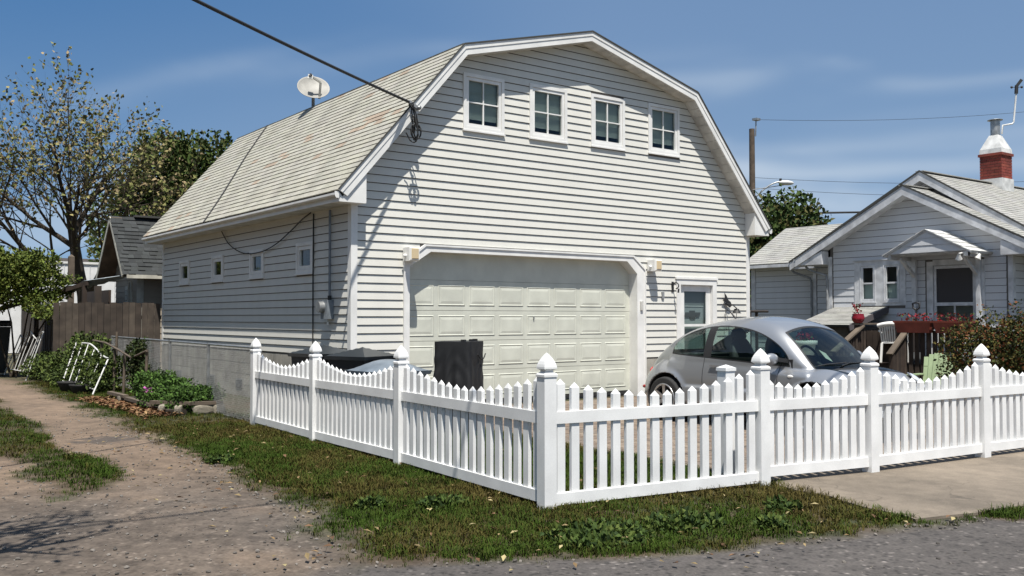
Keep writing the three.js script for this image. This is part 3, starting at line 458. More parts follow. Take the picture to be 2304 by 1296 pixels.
  part(garage, 'wall_cable', new Soup().tube([V(gx0 - 0.03, 3.2, -14.34), V(gx0 - 0.03, 2.1, -14.345), V(gx0 - 0.03, 0.5, -14.33)], 0.012, 5), M.cable);
  const dc = [[-18.6, 3.22], [-18.2, 2.95], [-17.4, 2.72], [-16.6, 2.69], [-15.9, 2.78], [-15.2, 2.98], [-14.7, 3.15], [-14.4, 3.22]].map(([z, y]) => V(gx0 - 0.05, y, z)); part(garage, 'wall_cable', new Soup().tube(new THREE.CatmullRomCurve3(dc).getPoints(28), 0.010, 5), M.cable);
  { const [at] = slope(RP[0], RP[1], 1), pts = []; for (let i = 0; i <= 20; i++) { const t = i / 20; pts.push(at(lerp(-18.58, -21.0, t) + 0.05 * Math.sin(t * 7), lerp(-0.03, 3.42, t), 0.022)); } part(roof, 'dish_cable', new Soup().tube(pts, 0.016, 5), M.cable); }
  // brackets and small fittings on the front
  part(garage, 'wall_plate', new Soup().box(13.36, 1.93, zf + 0.025, 0.06, 0.13, 0.03), M.grey);
}
// lights either side of the overhead door, wall lantern bracket and hanging ornament beside the service door
for (const [x, lab] of [[7.62, 'white boxy wall light with tan lens at the cut corner above the trash bins side'], [13.03, 'white boxy wall light with tan lens between overhead door and service door']]) {
  const t = thing('wall_light', lab, 'light', [x, 2.38, zf], { group: 'lights beside the overhead door' });
  const hs = new Soup(); const q = (k, z) => [V(x - 0.095 + k, 2.385 + k, z), V(x + 0.095 - k, 2.385 + k, z), V(x + 0.095 - k, 2.60 - k * 0.6, z), V(x - 0.095 + k, 2.60 - k * 0.6, z)]; hs.hexa([...q(0, zf + 0.03), ...q(0, zf + 0.22)]); hs.hexa([...q(0.0, zf + 0.2201), ...q(0.018, zf + 0.25)]);
  part(t, 'housing', hs, M.trim); part(t, 'lens', new Soup().hexa([...q(0.03, zf + 0.2505), ...q(0.04, zf + 0.265)]), M.lens, 'tan lens'); part(t, 'knob', new Soup().add(new THREE.CylinderGeometry(0.025, 0.03, 0.05, 10), Mx(x - 0.12, 2.47, zf + 0.12, 0, 0, 1.57)), M.trim); part(t, 'bracket', new Soup().bb(x - 0.04, x + 0.04, 2.42, 2.54, zf + 0.005, zf + 0.03), M.trim);
}
{
  const t = thing('lantern_hook', 'small dark scrolled hook on the wall left of the service door', 'hook', [13.62, 2.0, zf]); const a = []; for (let i = 0; i <= 14; i++) { const k = i / 14 * 4.6; a.push(V(13.64, 2.12 + 0.06 * Math.sin(k) + 0.0, zf + 0.1 - 0.08 * Math.cos(k))); }
  part(t, 'scroll', new Soup().tube(a, 0.012, 6), M.cable); part(t, 'back_plate', new Soup().bb(13.61, 13.67, 2.0, 2.2, zf + 0.013, zf + 0.025), M.cable); part(t, 'hanger', new Soup().tube([V(13.64, 2.06, zf + 0.18), V(13.64, 1.98, zf + 0.17)], 0.018, 6), M.cable);
  const o = thing('hanging_ornament', 'black bird shaped hanger with bell and cords right of the service door', 'ornament', [15.22, 1.2, zf]); const bird = [[-0.12, 0.05], [-0.03, 0.02], [0.02, -0.06], [0.10, -0.1], [0.16, -0.05], [0.12, 0.02], [0.05, 0.06], [0.0, 0.14], [-0.06, 0.2], [-0.05, 0.1]].map(p => [15.18 + p[0], 1.80 + p[1]]);
  part(o, 'bird', new Soup().poly(bird, (u, v, w) => V(u, v, zf + 0.06 + w), 0.012), M.cable); part(o, 'arm', new Soup().tube([V(15.2, 1.78, zf + 0.015), V(15.2, 1.76, zf + 0.2), V(15.22, 1.68, zf + 0.3)], 0.012, 6), M.cable);
  part(o, 'bell', new Soup().add(lathe([[0.005, 0.1], [0.05, 0.09], [0.08, 0.02], [0.1, 0.0]], 14, Mx(15.27, 1.58, zf + 0.25))), M.cable); part(o, 'cord', new Soup().tube([V(15.14, 1.78, zf + 0.1), V(15.12, 1.55, zf + 0.08), V(15.15, 1.25, zf + 0.08)], 0.006, 5), M.cable); part(o, 'cord', new Soup().tube([V(15.27, 1.58, zf + 0.25), V(15.27, 1.2, zf + 0.2)], 0.006, 5), M.cable);
}
// satellite dish on the far slope of the roof, just behind the break
{
  const b = [8.55, 5.93, -18.6], t = thing('satellite_dish', 'grey oval satellite dish on a short mast above the garage roof', 'satellite dish', b);
  part(t, 'mast', new Soup().tube([V(8.55, 5.93, -18.6), V(8.55, 6.20, -18.6)], 0.035, 10), M.grey);
  const face = new THREE.Matrix4().lookAt(V(0, 0, 0), V(0.28, -0.50, -0.86), V(0, 1, 0)).setPosition(8.49, 6.36, -18.47), g = new Soup();
  const pr = []; for (let i = 0; i <= 10; i++) { const r = i / 10; pr.push([r * 0.5, r * r * 0.07]); } for (let i = 10; i >= 0; i--) { const r = i / 10; pr.push([r * 0.505, r * r * 0.07 - 0.014]); }
  g.add(lathe(pr, 40, new THREE.Matrix4().makeRotationX(Math.PI / 2)), face.clone().multiply(new THREE.Matrix4().makeScale(0.68, 0.60, 0.7))); part(t, 'reflector', g, M.grey2 = mat(0.33, 0.32, 0.29, 0.55, { map: tPaint, side: DS }));
  const w = (x, y, z) => V(x, y, z).applyMatrix4(face); part(t, 'feed_arm', new Soup().bar(w(0.11, -0.28, 0.0), w(0.13, -0.02, 0.22), 0.04, 0.035).bar(w(0.13, -0.02, 0.22), w(-0.04, 0.03, 0.30), 0.035, 0.035), M.grey2);
  const f = part(t, 'feed_horn', new Soup().bar(w(-0.04, 0.03, 0.30), w(-0.14, 0.05, 0.30), 0.085, 0.085), M.plastic); part(f, 'horn_face', new Soup().tube([w(-0.09, 0.045, 0.34), w(-0.10, 0.045, 0.36)], 0.04, 10), M.black);
}
// service drop: the cable coming in overhead, its clamp at the rake and the drip loops hanging below it
{
  const end = V(7.46, 4.86, zr + 0.03), p0 = V(-7.6, 5.85, -3.75), pts = []; for (let i = 0; i <= 60; i++) { const t = i / 60, p = p0.clone().lerp(end, t); p.y -= 0.22 * 4 * t * (1 - t); pts.push(p); }
  solo('service_cable', new Soup().tube(pts, 0.021, 6), M.cable, 'thick black overhead cable running down to the garage rake', 'cable');
  const t = thing('cable_anchor', 'cable clamp with tangled black drip loops on the garage rake', 'cable anchor', [7.55, 4.3, zr]);
  part(t, 'clamp', new Soup().bar(V(7.44, 4.87, zr + 0.04), V(7.62, 4.78, zr + 0.03), 0.035, 0.05), M.grey); part(t, 'insulator', new Soup().add(new THREE.SphereGeometry(0.04, 10, 8), Mx(7.62, 4.79, zr + 0.05)), M.galv);
  const R = rng(9); for (let k = 0; k < 5; k++) { const c = []; const dx = (R() - 0.5) * 0.14, dp = 0.34 + R() * 0.22; for (let i = 0; i <= 12; i++) { const a = i / 12; c.push(V(7.46 + dx * a + 0.12 * Math.sin(a * 3.1) + (R() - 0.5) * 0.02, 4.84 - dp * Math.sin(a * Math.PI * 0.78) - 0.12 * a, zr + 0.06 + 0.07 * Math.sin(a * 5 + k))); } part(t, 'drip_loop', new Soup().tube(c, 0.011, 5), M.cable); }
  part(t, 'drip_loop', new Soup().tube(Array.from({ length: 15 }, (_, i) => V(7.55 + 0.09 * Math.cos(i / 14 * 6.28), 4.40 + 0.12 * Math.sin(i / 14 * 6.28), zr + 0.08)), 0.014, 5), M.cable);
}

function flowers(parent, x, y, z, n, sp, hh, seed, cols, name = 'flowers') {
  const R = rng(seed), s = new Soup([1, 1, 1]); for (let i = 0; i < n; i++) { const c = cols[R() * cols.length | 0], k = 0.7 + R() * 0.6; s.col = c.map(v => v * k); const p = V(x + (R() - 0.5) * sp[0], y + R() * hh, z + (R() - 0.5) * sp[1]), d = V(R() - 0.5, R() * 0.8, R() - 0.5).normalize(), e = V(R() - 0.5, R() - 0.5, R() - 0.5).cross(d).normalize(), l = 0.03 + R() * 0.03; const a = p.clone().addScaledVector(d, l), m = p.clone().addScaledVector(d, l * 0.5); s.tri(p, m.clone().addScaledVector(e, l * 0.45), a).tri(p, a, m.clone().addScaledVector(e, -l * 0.45)); } return part(parent, name, s, M.leaf);
}
const RED = [[0.20, 0.012, 0.02], [0.12, 0.01, 0.015], [0.28, 0.04, 0.035], [0.07, 0.04, 0.018], [0.04, 0.07, 0.018]];

// ---------------------------------------------------------------- white vinyl picket fence
function capGeo(a) { const k = Math.SQRT2, p = [[0.062, 0], [0.062, 0.018], [0.052, 0.028], [0.036, 0.038], [0.036, 0.050], [0.058, 0.064], [0.0575, 0.078], [0.053, 0.098], [0.044, 0.122], [0.030, 0.148], [0.014, 0.172], [0.0005, 0.188]].map(q => [q[0] * k, q[1]]); const s = new Soup(); for (let i = 0; i + 1 < p.length; i++) for (let j = 0; j < 4; j++) { const f = (q, jj) => V(q[0] * Math.cos(a + jj * Math.PI / 2 + Math.PI / 4), q[1], q[0] * Math.sin(a + jj * Math.PI / 2 + Math.PI / 4)); s.quad(f(p[i], j + 1), f(p[i], j), f(p[i + 1], j), f(p[i + 1], j + 1)); } return s; }
function fencePost(t, x, z, ang, h = 1.05, y0 = 0, gothic = true) {
  const m = new THREE.Matrix4().makeRotationY(-ang), s = new Soup().box(x, (h + y0) / 2, z, 0.112, h - y0, 0.112, m), p = part(t, 'post', s, M.fence);
  if (gothic) { const c = capGeo(ang); const g = c.geo(); g.translate(x, h, z); part(p, 'post_cap', g, M.fence); }
  else part(p, 'post_cap', new Soup().box(x, h + 0.016, z, 0.13, 0.03, 0.13, m).add(new THREE.ConeGeometry(0.09, 0.028, 4).rotateY(Math.PI / 4 - ang), Mx(x, h + 0.044, z)), M.fence);
}
function fencePanel(t, A, B, n, o = {}) {
  const a = V(A[0], 0, A[1]), b = V(B[0], 0, B[1]), d = b.clone().sub(a), L = d.length(); d.normalize(); const w = V(-d.z, 0, d.x), p0 = a.clone().addScaledVector(d, 0.056), len = L - 0.112, y0 = o.lift ?? 0.004, c = o.centre ?? 0.5, R = rng(n * 31 + (A[0] * 100 | 0));
  for (const [y, h] of [[y0 + 0.045, 0.09], [0.708, 0.092]]) part(t, 'rail', new Soup().bar(p0.clone().setY(y), p0.clone().addScaledVector(d, len).setY(y), 0.058, h), M.fence);
  for (let i = 0; i < n; i++) {
    const u = (i + 0.5 + (o.shift ?? 0)) / n, x = p0.clone().addScaledVector(d, len * u), q = clamp(Math.abs(u - c) / Math.max(c, 1 - c)), top = 0.885 + 0.16 * Math.pow(q, 1.7) + (R() - 0.5) * 0.004, hw = 0.036, ht = 0.017, tilt = (R() - 0.5) * 0.004;
    const f = (s, k, y, e = 0) => x.clone().addScaledVector(d, s + tilt * y).addScaledVector(w, k).setY(y), sh = top - 0.042, s = new Soup();
    for (const [ya, yb] of [[y0 + 0.0905, 0.6615], [0.7545, sh]]) s.hexa([f(-hw, -ht, ya), f(hw, -ht, ya), f(hw, ht, ya), f(-hw, ht, ya), f(-hw, -ht, yb), f(hw, -ht, yb), f(hw, ht, yb), f(-hw, ht, yb)]);
    const r = [f(-hw, -ht, sh), f(hw, -ht, sh), f(hw, ht, sh), f(-hw, ht, sh)], e = f(0, 0, top); for (let k = 0; k < 4; k++) s.tri(r[(k + 1) % 4], r[k], e);
    part(t, 'picket', s, M.fence);
  }
}
const sideFence = thing('picket_fence', 'white vinyl picket fence with scalloped top along the grassy alley edge', 'fence', [4.8, 0, -9.2]);
{
  const P = [[4.62, -5.75], [4.80, -8.32], [4.86, -10.46], [4.97, -12.62]], a = 0.075;
  for (let i = 1; i < 4; i++) fencePost(sideFence, ...P[i], a, 1.025);
  fencePanel(sideFence, P[0], P[1], 17, { lift: 0.05 }); fencePanel(sideFence, P[1], P[2], 17, { lift: 0.055 }); fencePanel(sideFence, P[2], P[3], 14, { lift: 0.05 });
}
const frontFence = thing('picket_fence', 'white vinyl picket fence facing the street in front of the silver car', 'fence', [7.5, 0, -5.35]);
{
  const P = [[4.62, -5.75], [6.82, -5.44], [8.15, -5.21], [9.96, -5.05], [11.85, -4.88]], a = 0.1;
  P.forEach((p, i) => fencePost(frontFence, ...p, a, 1.03, i > 1 ? 0.024 : 0));
  fencePanel(frontFence, P[0], P[1], 16, { centre: 0.48, lift: 0.03 }); fencePanel(frontFence, P[1], P[2], 11, { lift: 0.075, centre: 0.36, shift: -0.1 }); fencePanel(frontFence, P[2], P[3], 13, { lift: 0.075, centre: 0.47 }); fencePanel(frontFence, P[3], P[4], 14, { lift: 0.075 });
}
{
  const t = thing('gate_post', 'short white flat-capped post standing inside the picket fence', 'post', [6.82, 0, -5.82]); fencePost(t, 6.80, -5.82, 0.1, 1.0, 0, false); part(t, 'latch', new Soup().box(6.87, 0.8, -5.78, 0.03, 0.12, 0.05), M.galv);
}

// ---------------------------------------------------------------- bins and the covered grill
function bin(x, z, turn, h, w, lidMat, bodyMat, label, dome) {
  const t = thing('trash_bin', label, 'trash bin', [x, 0, z], { local: true, turn, group: 'bins behind the side fence' });
  const r = (k, y) => [V(-w / 2 * k, y, -w / 2 * k), V(w / 2 * k, y, -w / 2 * k), V(w / 2 * k, y, w / 2 * k), V(-w / 2 * k, y, w / 2 * k)];
  part(t, 'bin_body', new Soup().hexa([...r(0.78, 0.06), ...r(0.97, h - 0.07)]), bodyMat);
  const l = new Soup(); l.hexa([...r(1.06, h - 0.075), ...r(1.1, h - 0.03)]);
  const n = 12, prof = (u, v) => (dome ? 0.13 * (1 - u * u) * (1 - v * v) + 0.0 : 0.11 * (1 - Math.max(Math.abs(u), Math.abs(v)))); 
  for (let i = 0; i < n; i++) for (let j = 0; j < n; j++) { const f = (a, b) => { const u = a / n * 2 - 1, v = b / n * 2 - 1; return V(u * w * 0.55, h - 0.029 + prof(u, v), v * w * 0.55); }; l.quad(f(i, j + 1), f(i + 1, j + 1), f(i + 1, j), f(i, j)); }
  part(t, 'lid', l, lidMat); part(t, 'handle', new Soup().tube([V(-w * 0.35, h - 0.09, w * 0.6), V(w * 0.35, h - 0.09, w * 0.6)], 0.016, 8), M.black);
  for (const s of [-1, 1]) part(t, 'wheel', new Soup().add(new THREE.CylinderGeometry(0.11, 0.11, 0.05, 18).rotateZ(Math.PI / 2), Mx(s * w * 0.42, 0.11, w * 0.42)), M.rubber);
}
bin(5.64, -10.75, 0.35, 1.04, 0.63, M.binLid, M.black, 'black trash bin with flat peaked lid open to the overhead door side');
bin(5.52, -11.62, 0.2, 1.05, 0.63, M.binLid, M.black, 'black trash bin nearest the garage corner, half hidden by fence post');
bin(5.50, -9.85, 0.12, 0.90, 0.68, M.binBlue, M.binBlue, 'blue grey bin with domed lid, lowest of the bins behind the fence', true);
{
  const t = thing('covered_grill', 'barbecue grill under a wrinkled black cover in front of the overhead door', 'grill', [6.78, 0, -10.25], { local: true, turn: 0.62 });
  const n = 72, m = 26, W = 0.285, D = 0.25, Hh = 1.185, pt = (i, j) => {
    const a = i / n * Math.PI * 2, v = j / m, c = Math.cos(a), s = Math.sin(a), k = Math.pow(Math.pow(Math.abs(c), 12) + Math.pow(Math.abs(s), 12), -1 / 12), lo = 1 - v, band = Math.exp(-Math.pow((v - 0.72) / 0.2, 2));
    const fl = 1 + 0.10 * lo + lo * 0.055 * (1 - 2 * Math.abs(Math.sin(a * 4.5 + Math.sin(a * 2) * 0.9))) + 0.03 * lo * Math.sin(a * 11 + v * 3) - 0.045 * band * Math.abs(Math.sin(v * 16 + 3 * Math.cos(a * 3 + 0.7)));
    return V(c * k * W * fl, 0.05 + v * (Hh - 0.05), s * k * D * fl);
  };
  const P = [], N = [], I = []; for (let j = 0; j <= m; j++) for (let i = 0; i <= n; i++) { const p = pt(i, j); P.push(p.x, p.y, p.z); } for (let j = 0; j < m; j++) for (let i = 0; i < n; i++) { const a = j * (n + 1) + i; I.push(a, a + n + 1, a + 1, a + 1, a + n + 1, a + n + 2); }
  const g = new THREE.BufferGeometry(); g.setAttribute('position', new THREE.Float32BufferAttribute(P, 3)); g.setIndex(I); g.computeVertexNormals(); const s = new Soup().add(g), ctr = V(0, Hh - 0.004, 0); for (let i = 0; i < n; i++) s.tri(pt(i + 1, m), pt(i, m), ctr);
  M.tarp.side = DS; part(t, 'cover', s, M.tarp); for (const [x, z] of [[-0.22, 0.18], [0.05, 0.19], [0.24, 0.17]]) part(t, 'lid_bump', new Soup().box(x, Hh + 0.01, z - 0.04, 0.06, 0.035, 0.05), M.tarp);
  const st = []; for (let i = 0; i <= 12; i++) { const k = i / 12; st.push(V(lerp(-0.02, 0.27, k), 1.02 - 0.07 * Math.sin(k * Math.PI), 0.262 + 0.012 * Math.sin(k * 3))); } part(t, 'strap', new Soup().tube(st, 0.008, 5), M.tarp);
}

// ---------------------------------------------------------------- the silver car: one smooth shell meshed from a distance field, panes cut out of it
{
  const top = [[-2.06, 0.40], [-2.02, 0.56], [-1.94, 0.74], [-1.80, 0.91], [-1.6, 1.06], [-1.35, 1.20], [-1.05, 1.33], [-0.7, 1.43], [-0.35, 1.485], [0, 1.50], [0.3, 1.475], [0.55, 1.41], [0.75, 1.295], [0.92, 1.15], [1.08, 0.98], [1.22, 0.81], [1.38, 0.60], [1.5, 0.4]];
  const Top = z => { let k = 1; while (k < top.length - 1 && z > top[k][0]) k++; const p0 = top[Math.max(k - 2, 0)], p1 = top[k - 1], p2 = top[k], p3 = top[Math.min(k + 1, top.length - 1)], t = clamp((z - p1[0]) / (p2[0] - p1[0])), m1 = (p2[1] - p0[1]) / (p2[0] - p0[0]) * (p2[0] - p1[0]), m2 = (p3[1] - p1[1]) / (p3[0] - p1[0]) * (p2[0] - p1[0]), t2 = t * t, t3 = t2 * t; return (2 * t3 - 3 * t2 + 1) * p1[1] + (t3 - 2 * t2 + t) * m1 + (-2 * t3 + 3 * t2) * p2[1] + (t3 - t2) * m2; };
  const wB = z => 0.745 - 0.30 * step(-0.9, -2.1, z) - 0.12 * step(0.5, 1.3, z), HW = (y, z) => wB(z) - (y > 0.88 ? 0.24 * Math.pow((y - 0.88) / 0.62, 1.5) : 0);
  const smax = (a, b, k) => { const h = clamp(0.5 - 0.5 * (b - a) / k, 0, 1); return lerp(b, a, h) + k * h * (1 - h); }, smin = (a, b, k) => -smax(-a, -b, k);
  const ell = (x, y, z, a, b, c) => { const k = Math.sqrt((x / a) ** 2 + (y / b) ** 2 + (z / c) ** 2), q = Math.sqrt((x / a / a) ** 2 + (y / b / b) ** 2 + (z / c / c) ** 2); return q < 1e-6 ? -Math.min(a, b, c) : k * (k - 1) / q; };
  const WF = 1.245, WR = -1.265, RW = 0.315;
  function F(x, y, z) {
    const ax = Math.abs(x);
    let d = smax(smax(y - (Top(z) - 0.075 * (ax / 0.6) ** 2), ax - HW(y, z), 0.13), 0.30 - y, 0.02);
    const tub = smax(smax(ax - 0.775 + 0.10 * ((y - 0.62) / 0.4) ** 2, Math.abs(z + 0.05) - 1.25, 0.08), smax(y - 0.93 + 0.05 * (z + 1.2), 0.20 - y, 0.03), 0.10); d = smin(d, tub, 0.03);
    const hood = smax(ell(x, y - 0.44, z - 0.92, 0.72, 0.40, 1.10), 0.25 - y, 0.02); d = smin(d, hood, 0.025);
    d = smin(d, smax(ell(ax - 0.50, y - 0.42, z - WF - 0.02, 0.365, 0.425, 0.70), 0.20 - y, 0.02), 0.016);
    d = smin(d, smax(ell(ax - 0.50, y - 0.42, z - WR, 0.365, 0.485, 0.64), 0.20 - y, 0.02), 0.016);
    const pk = Math.pow((ax / 0.80) ** 3 + (Math.abs(z) / 2.045) ** 5, 0.25) - 1; d = smin(d, smax(pk * 0.8, Math.abs(y - 0.40) - 0.145, 0.06), 0.012);
    for (const w of [WF, WR]) { const rho = Math.hypot(z - w, y - RW); d = Math.max(d, -Math.max(rho - 0.372, 0.46 - ax)); }
    return d;
  }
  // surface nets
  const h = 0.024, nx = 82, ny = 66, nz = 178, ox = -h * 41 + h / 2 - h / 2, oy = 0.12, oz = -2.13, id = (i, j, k) => (k * ny + j) * nx + i, fld = new Float32Array(nx * ny * nz);
  for (let k = 0; k < nz; k++) for (let j = 0; j < ny; j++) for (let i = 0; i < nx; i++) fld[id(i, j, k)] = F(ox + i * h, oy + j * h, oz + k * h);
  const vid = new Int32Array(nx * ny * nz).fill(-1), VP = [], quads = [];
  for (let k = 0; k < nz - 1; k++) for (let j = 0; j < ny - 1; j++) for (let i = 0; i < nx - 1; i++) {
    let cx = 0, cy = 0, cz = 0, n = 0; const g = (a, b, c) => fld[id(i + a, j + b, k + c)];
    for (const [a, b] of EDGES()) { const fa = g(...a), fb = g(...b); if ((fa < 0) !== (fb < 0)) { const t = fa / (fa - fb); cx += lerp(a[0], b[0], t); cy += lerp(a[1], b[1], t); cz += lerp(a[2], b[2], t); n++; } }
    if (n) { vid[id(i, j, k)] = VP.length; VP.push(V(ox + (i + cx / n) * h, oy + (j + cy / n) * h, oz + (k + cz / n) * h)); }
  }
  function EDGES() { return EDGES.l ??= (() => { const c = [[0, 0, 0], [1, 0, 0], [0, 1, 0], [1, 1, 0], [0, 0, 1], [1, 0, 1], [0, 1, 1], [1, 1, 1]], l = []; for (let a = 0; a < 8; a++) for (let b = a + 1; b < 8; b++) { const q = a ^ b; if (q === 1 || q === 2 || q === 4) l.push([c[a], c[b]]); } return l; })(); }
  for (let k = 1; k < nz - 1; k++) for (let j = 1; j < ny - 1; j++) for (let i = 1; i < nx - 1; i++) {
    const a = fld[id(i, j, k)] < 0;
    if (a !== (fld[id(i + 1, j, k)] < 0)) quads.push([vid[id(i, j - 1, k - 1)], vid[id(i, j, k - 1)], vid[id(i, j, k)], vid[id(i, j - 1, k)], a]);
    if (a !== (fld[id(i, j + 1, k)] < 0)) quads.push([vid[id(i - 1, j, k - 1)], vid[id(i - 1, j, k)], vid[id(i, j, k)], vid[id(i, j, k - 1)], a]);
    if (a !== (fld[id(i, j, k + 1)] < 0)) quads.push([vid[id(i - 1, j - 1, k)], vid[id(i, j - 1, k)], vid[id(i, j, k)], vid[id(i - 1, j, k)], a]);
  }
  const e = 0.004, grad = p => V(F(p.x + e, p.y, p.z) - F(p.x - e, p.y, p.z), F(p.x, p.y + e, p.z) - F(p.x, p.y - e, p.z), F(p.x, p.y, p.z + e) - F(p.x, p.y, p.z - e)).normalize();
  for (const p of VP) for (let r = 0; r < 2; r++) { const f = F(p.x, p.y, p.z); if (Math.abs(f) < 0.01) p.addScaledVector(grad(p), -f * 0.7); }
  const VN = VP.map(grad); let tris = [];
  for (const [a, b, c, d, s] of quads) { const q = s ? [a, b, c, d] : [d, c, b, a]; for (const t of [[0, 1, 2], [0, 2, 3]]) tris.push(t.map(i => ({ p: VP[q[i]], n: VN[q[i]] }))); }
  const cut = (list, w) => {                              // split triangles along w = 0
    const inn = [], out = []; for (const t of list) {
      const f = t.map(v => w(v.p)); if (f.every(v => v >= 0)) { inn.push(t); continue; } if (f.every(v => v < 0)) { out.push(t); continue; }
      const P = [], Q = []; for (let i = 0; i < 3; i++) { const j = (i + 1) % 3; (f[i] >= 0 ? P : Q).push(t[i]); if ((f[i] >= 0) !== (f[j] >= 0)) { const k = f[i] / (f[i] - f[j]), v = { p: t[i].p.clone().lerp(t[j].p, k), n: t[i].n.clone().lerp(t[j].n, k).normalize() }; P.push(v); Q.push(v); } }
      for (const [poly, o] of [[P, inn], [Q, out]]) for (let i = 1; i + 1 < poly.length; i++) o.push([poly[0], poly[i], poly[i + 1]]);
    } return [inn, out];
  };
  const toSoup = (list, inset = 0) => { const s = new Soup(); for (const t of list) { const q = t.map(v => inset ? v.p.clone().addScaledVector(v.n, -inset) : v.p); s.tri(q[0], q[1], q[2], t[0].n, t[1].n, t[2].n); } return s; };
  const archMat = M.rubber.clone(); archMat.side = DS;
  const car = thing('car', 'silver rounded two-door hatchback parked nose out behind the picket fence', 'car', [10.67, 0.012, -8.32], { local: true, turn: -0.03 });
  const belt = z => 0.975 - 0.05 * (z + 1.2), arch = (z, g) => { const u = (z + 0.19) / (1.04 + g); return Math.abs(u) < 1 ? (belt(z) - g) + (0.425 + 2 * g) * Math.sqrt(1 - u * u) : -1; };
  const side = g => p => Math.min(p.y - belt(p.z) + g, arch(p.z, g) - p.y, (Math.abs(p.x) - 0.42) * 2);
  let r = cut(tris, side(0.018)), dlo = r[0], shell = r[1];
  const ws = g => p => Math.min(HW(p.y, p.z) - 0.085 + g - Math.abs(p.x), p.y - 0.835 + g + 0.06 * (Math.abs(p.x) / 0.6) ** 2, 1.355 + g - 0.10 * (p.x / 0.6) ** 2 - p.y, p.z - 0.2);
  r = cut(shell, ws(0.014)); let wsAll = r[0]; shell = r[1]; const rw = p => Math.min(0.50 - Math.abs(p.x) - 0.1 * (1.3 - p.y), p.y - 1.0, 1.36 - p.y, -0.6 - p.z); r = cut(shell, rw); const rear = r[0]; shell = r[1];
  const body = part(car, 'body', toSoup(shell), M.paint); let trim = [];
  r = cut(dlo, side(0)); trim.push(...r[1]); let gl = r[0];
  r = cut(gl, p => p.z + 0.44); let rg = r[1], fg = r[0]; r = cut(rg, p => -0.58 - p.z); trim.push(...r[1]); rg = r[0];
  for (const s of [-1, 1]) { const pick = l => l.filter(t => t[0].p.x * s > 0); part(car, 'door_window', toSoup(pick(fg), 0.006), M.carGlass); part(car, 'quarter_window', toSoup(pick(rg), 0.006), M.carGlass); part(car, 'window_seal', toSoup(pick(trim), 0.002), M.black); }
  r = cut(wsAll, ws(-0.006)); part(car, 'windshield', toSoup(r[0], 0.004), M.carGlass); part(car, 'windshield_seal', toSoup(r[1], 0.001), M.black); part(car, 'rear_window', toSoup(rear, 0.004), M.carGlass);
  const onSurf = (x, y, z, dir) => { const p = V(x, y, z), g = dir.clone().normalize(); for (let i = 0; i < 60; i++) { const f = F(p.x, p.y, p.z); p.addScaledVector(g, -f * 0.7); } return p; };
  // shut lines laid on the skin
  const line = (pts, rad) => new Soup().tube(pts, rad, 5);
  for (const s of [-1, 1]) {
    const sx = V(s, 0, 0); const dr = []; for (let y = 0.95; y > 0.28; y -= 0.05) dr.push(onSurf(s * 0.8, y, -0.52 - 0.05 * Math.cos((y - 0.6) * 3), sx)); part(car, 'door_gap', line(dr, 0.004), M.black);
    const df = []; for (let y = 0.93; y > 0.28; y -= 0.05) df.push(onSurf(s * 0.8, y, 0.74 - 0.10 * (0.93 - y), sx)); part(car, 'door_gap', line(df, 0.004), M.black);
    part(car, 'door_gap', line(Array.from({ length: 12 }, (_, i) => onSurf(s * 0.8, 0.285, lerp(-0.5, 0.66, i / 11), sx)), 0.004), M.black);
    const hp = onSurf(s * 0.8, 0.82, -0.32, sx), hd = part(car, 'door_handle', new Soup().bar(V(hp.x + s * 0.022, 0.825, -0.42), V(hp.x + s * 0.022, 0.82, -0.24), 0.022, 0.026), M.paint); part(hd, 'handle_cup', new Soup().add(new THREE.SphereGeometry(0.05, 12, 8), Mx(hp.x - s * 0.028, 0.80, -0.33, 0, 0, 0, [0.7, 1, 1.1])), M.black);
    const mp = V(s * 0.89, 0.955, 0.73), mi = part(car, 'mirror', new Soup().add(new THREE.SphereGeometry(1, 20, 14), Mx(mp.x, mp.y, mp.z, 0, s * 0.1, 0, [0.115, 0.075, 0.06])), M.paint); part(mi, 'mirror_foot', new Soup().bar(V(s * 0.68, 0.93, 0.80), V(s * 0.84, 0.955, 0.75), 0.06, 0.05), M.black); part(mi, 'mirror_glass', new Soup().add(new THREE.CircleGeometry(1, 20), Mx(mp.x, mp.y, mp.z - 0.046, 0, Math.PI, 0, [0.1, 0.062, 1])), M.alloy);
    const rp = onSurf(s * 0.85, 0.74, 0.92, sx), rpt = part(car, 'side_repeater', new Soup().add(new THREE.SphereGeometry(1, 12, 8), Mx(rp.x, rp.y, rp.z, 0, 0, 0, [0.012, 0.022, 0.045])), M.plastic);
    const hl = onSurf(s * 0.60, 0.64, 1.72, V(s * 0.25, 0.35, 1)), hn = grad(hl), hm = new THREE.Matrix4().lookAt(hn, V(0, 0, 0), V(0, 1, 0)).setPosition(hl.x, hl.y, hl.z); const hlamp = part(car, 'headlamp', new Soup().add(new THREE.SphereGeometry(1, 24, 12, 0, Math.PI * 2, 0, Math.PI / 2).rotateX(Math.PI / 2), hm.clone().multiply(new THREE.Matrix4().makeScale(0.125, 0.155, 0.05))), M.lampGlass); part(hlamp, 'lamp_ring', new Soup().add(new THREE.TorusGeometry(1, 0.09, 8, 28), hm.clone().multiply(new THREE.Matrix4().makeScale(0.128, 0.158, 0.12))), M.paint);
    const ap = onSurf(s * 0.62, 0.44, 1.9, V(s * 0.3, 0, 1)); part(car, 'indicator', new Soup().add(new THREE.SphereGeometry(1, 14, 8), Mx(ap.x, ap.y, ap.z, 0, s * 0.35, 0, [0.075, 0.04, 0.02])), M.amber);
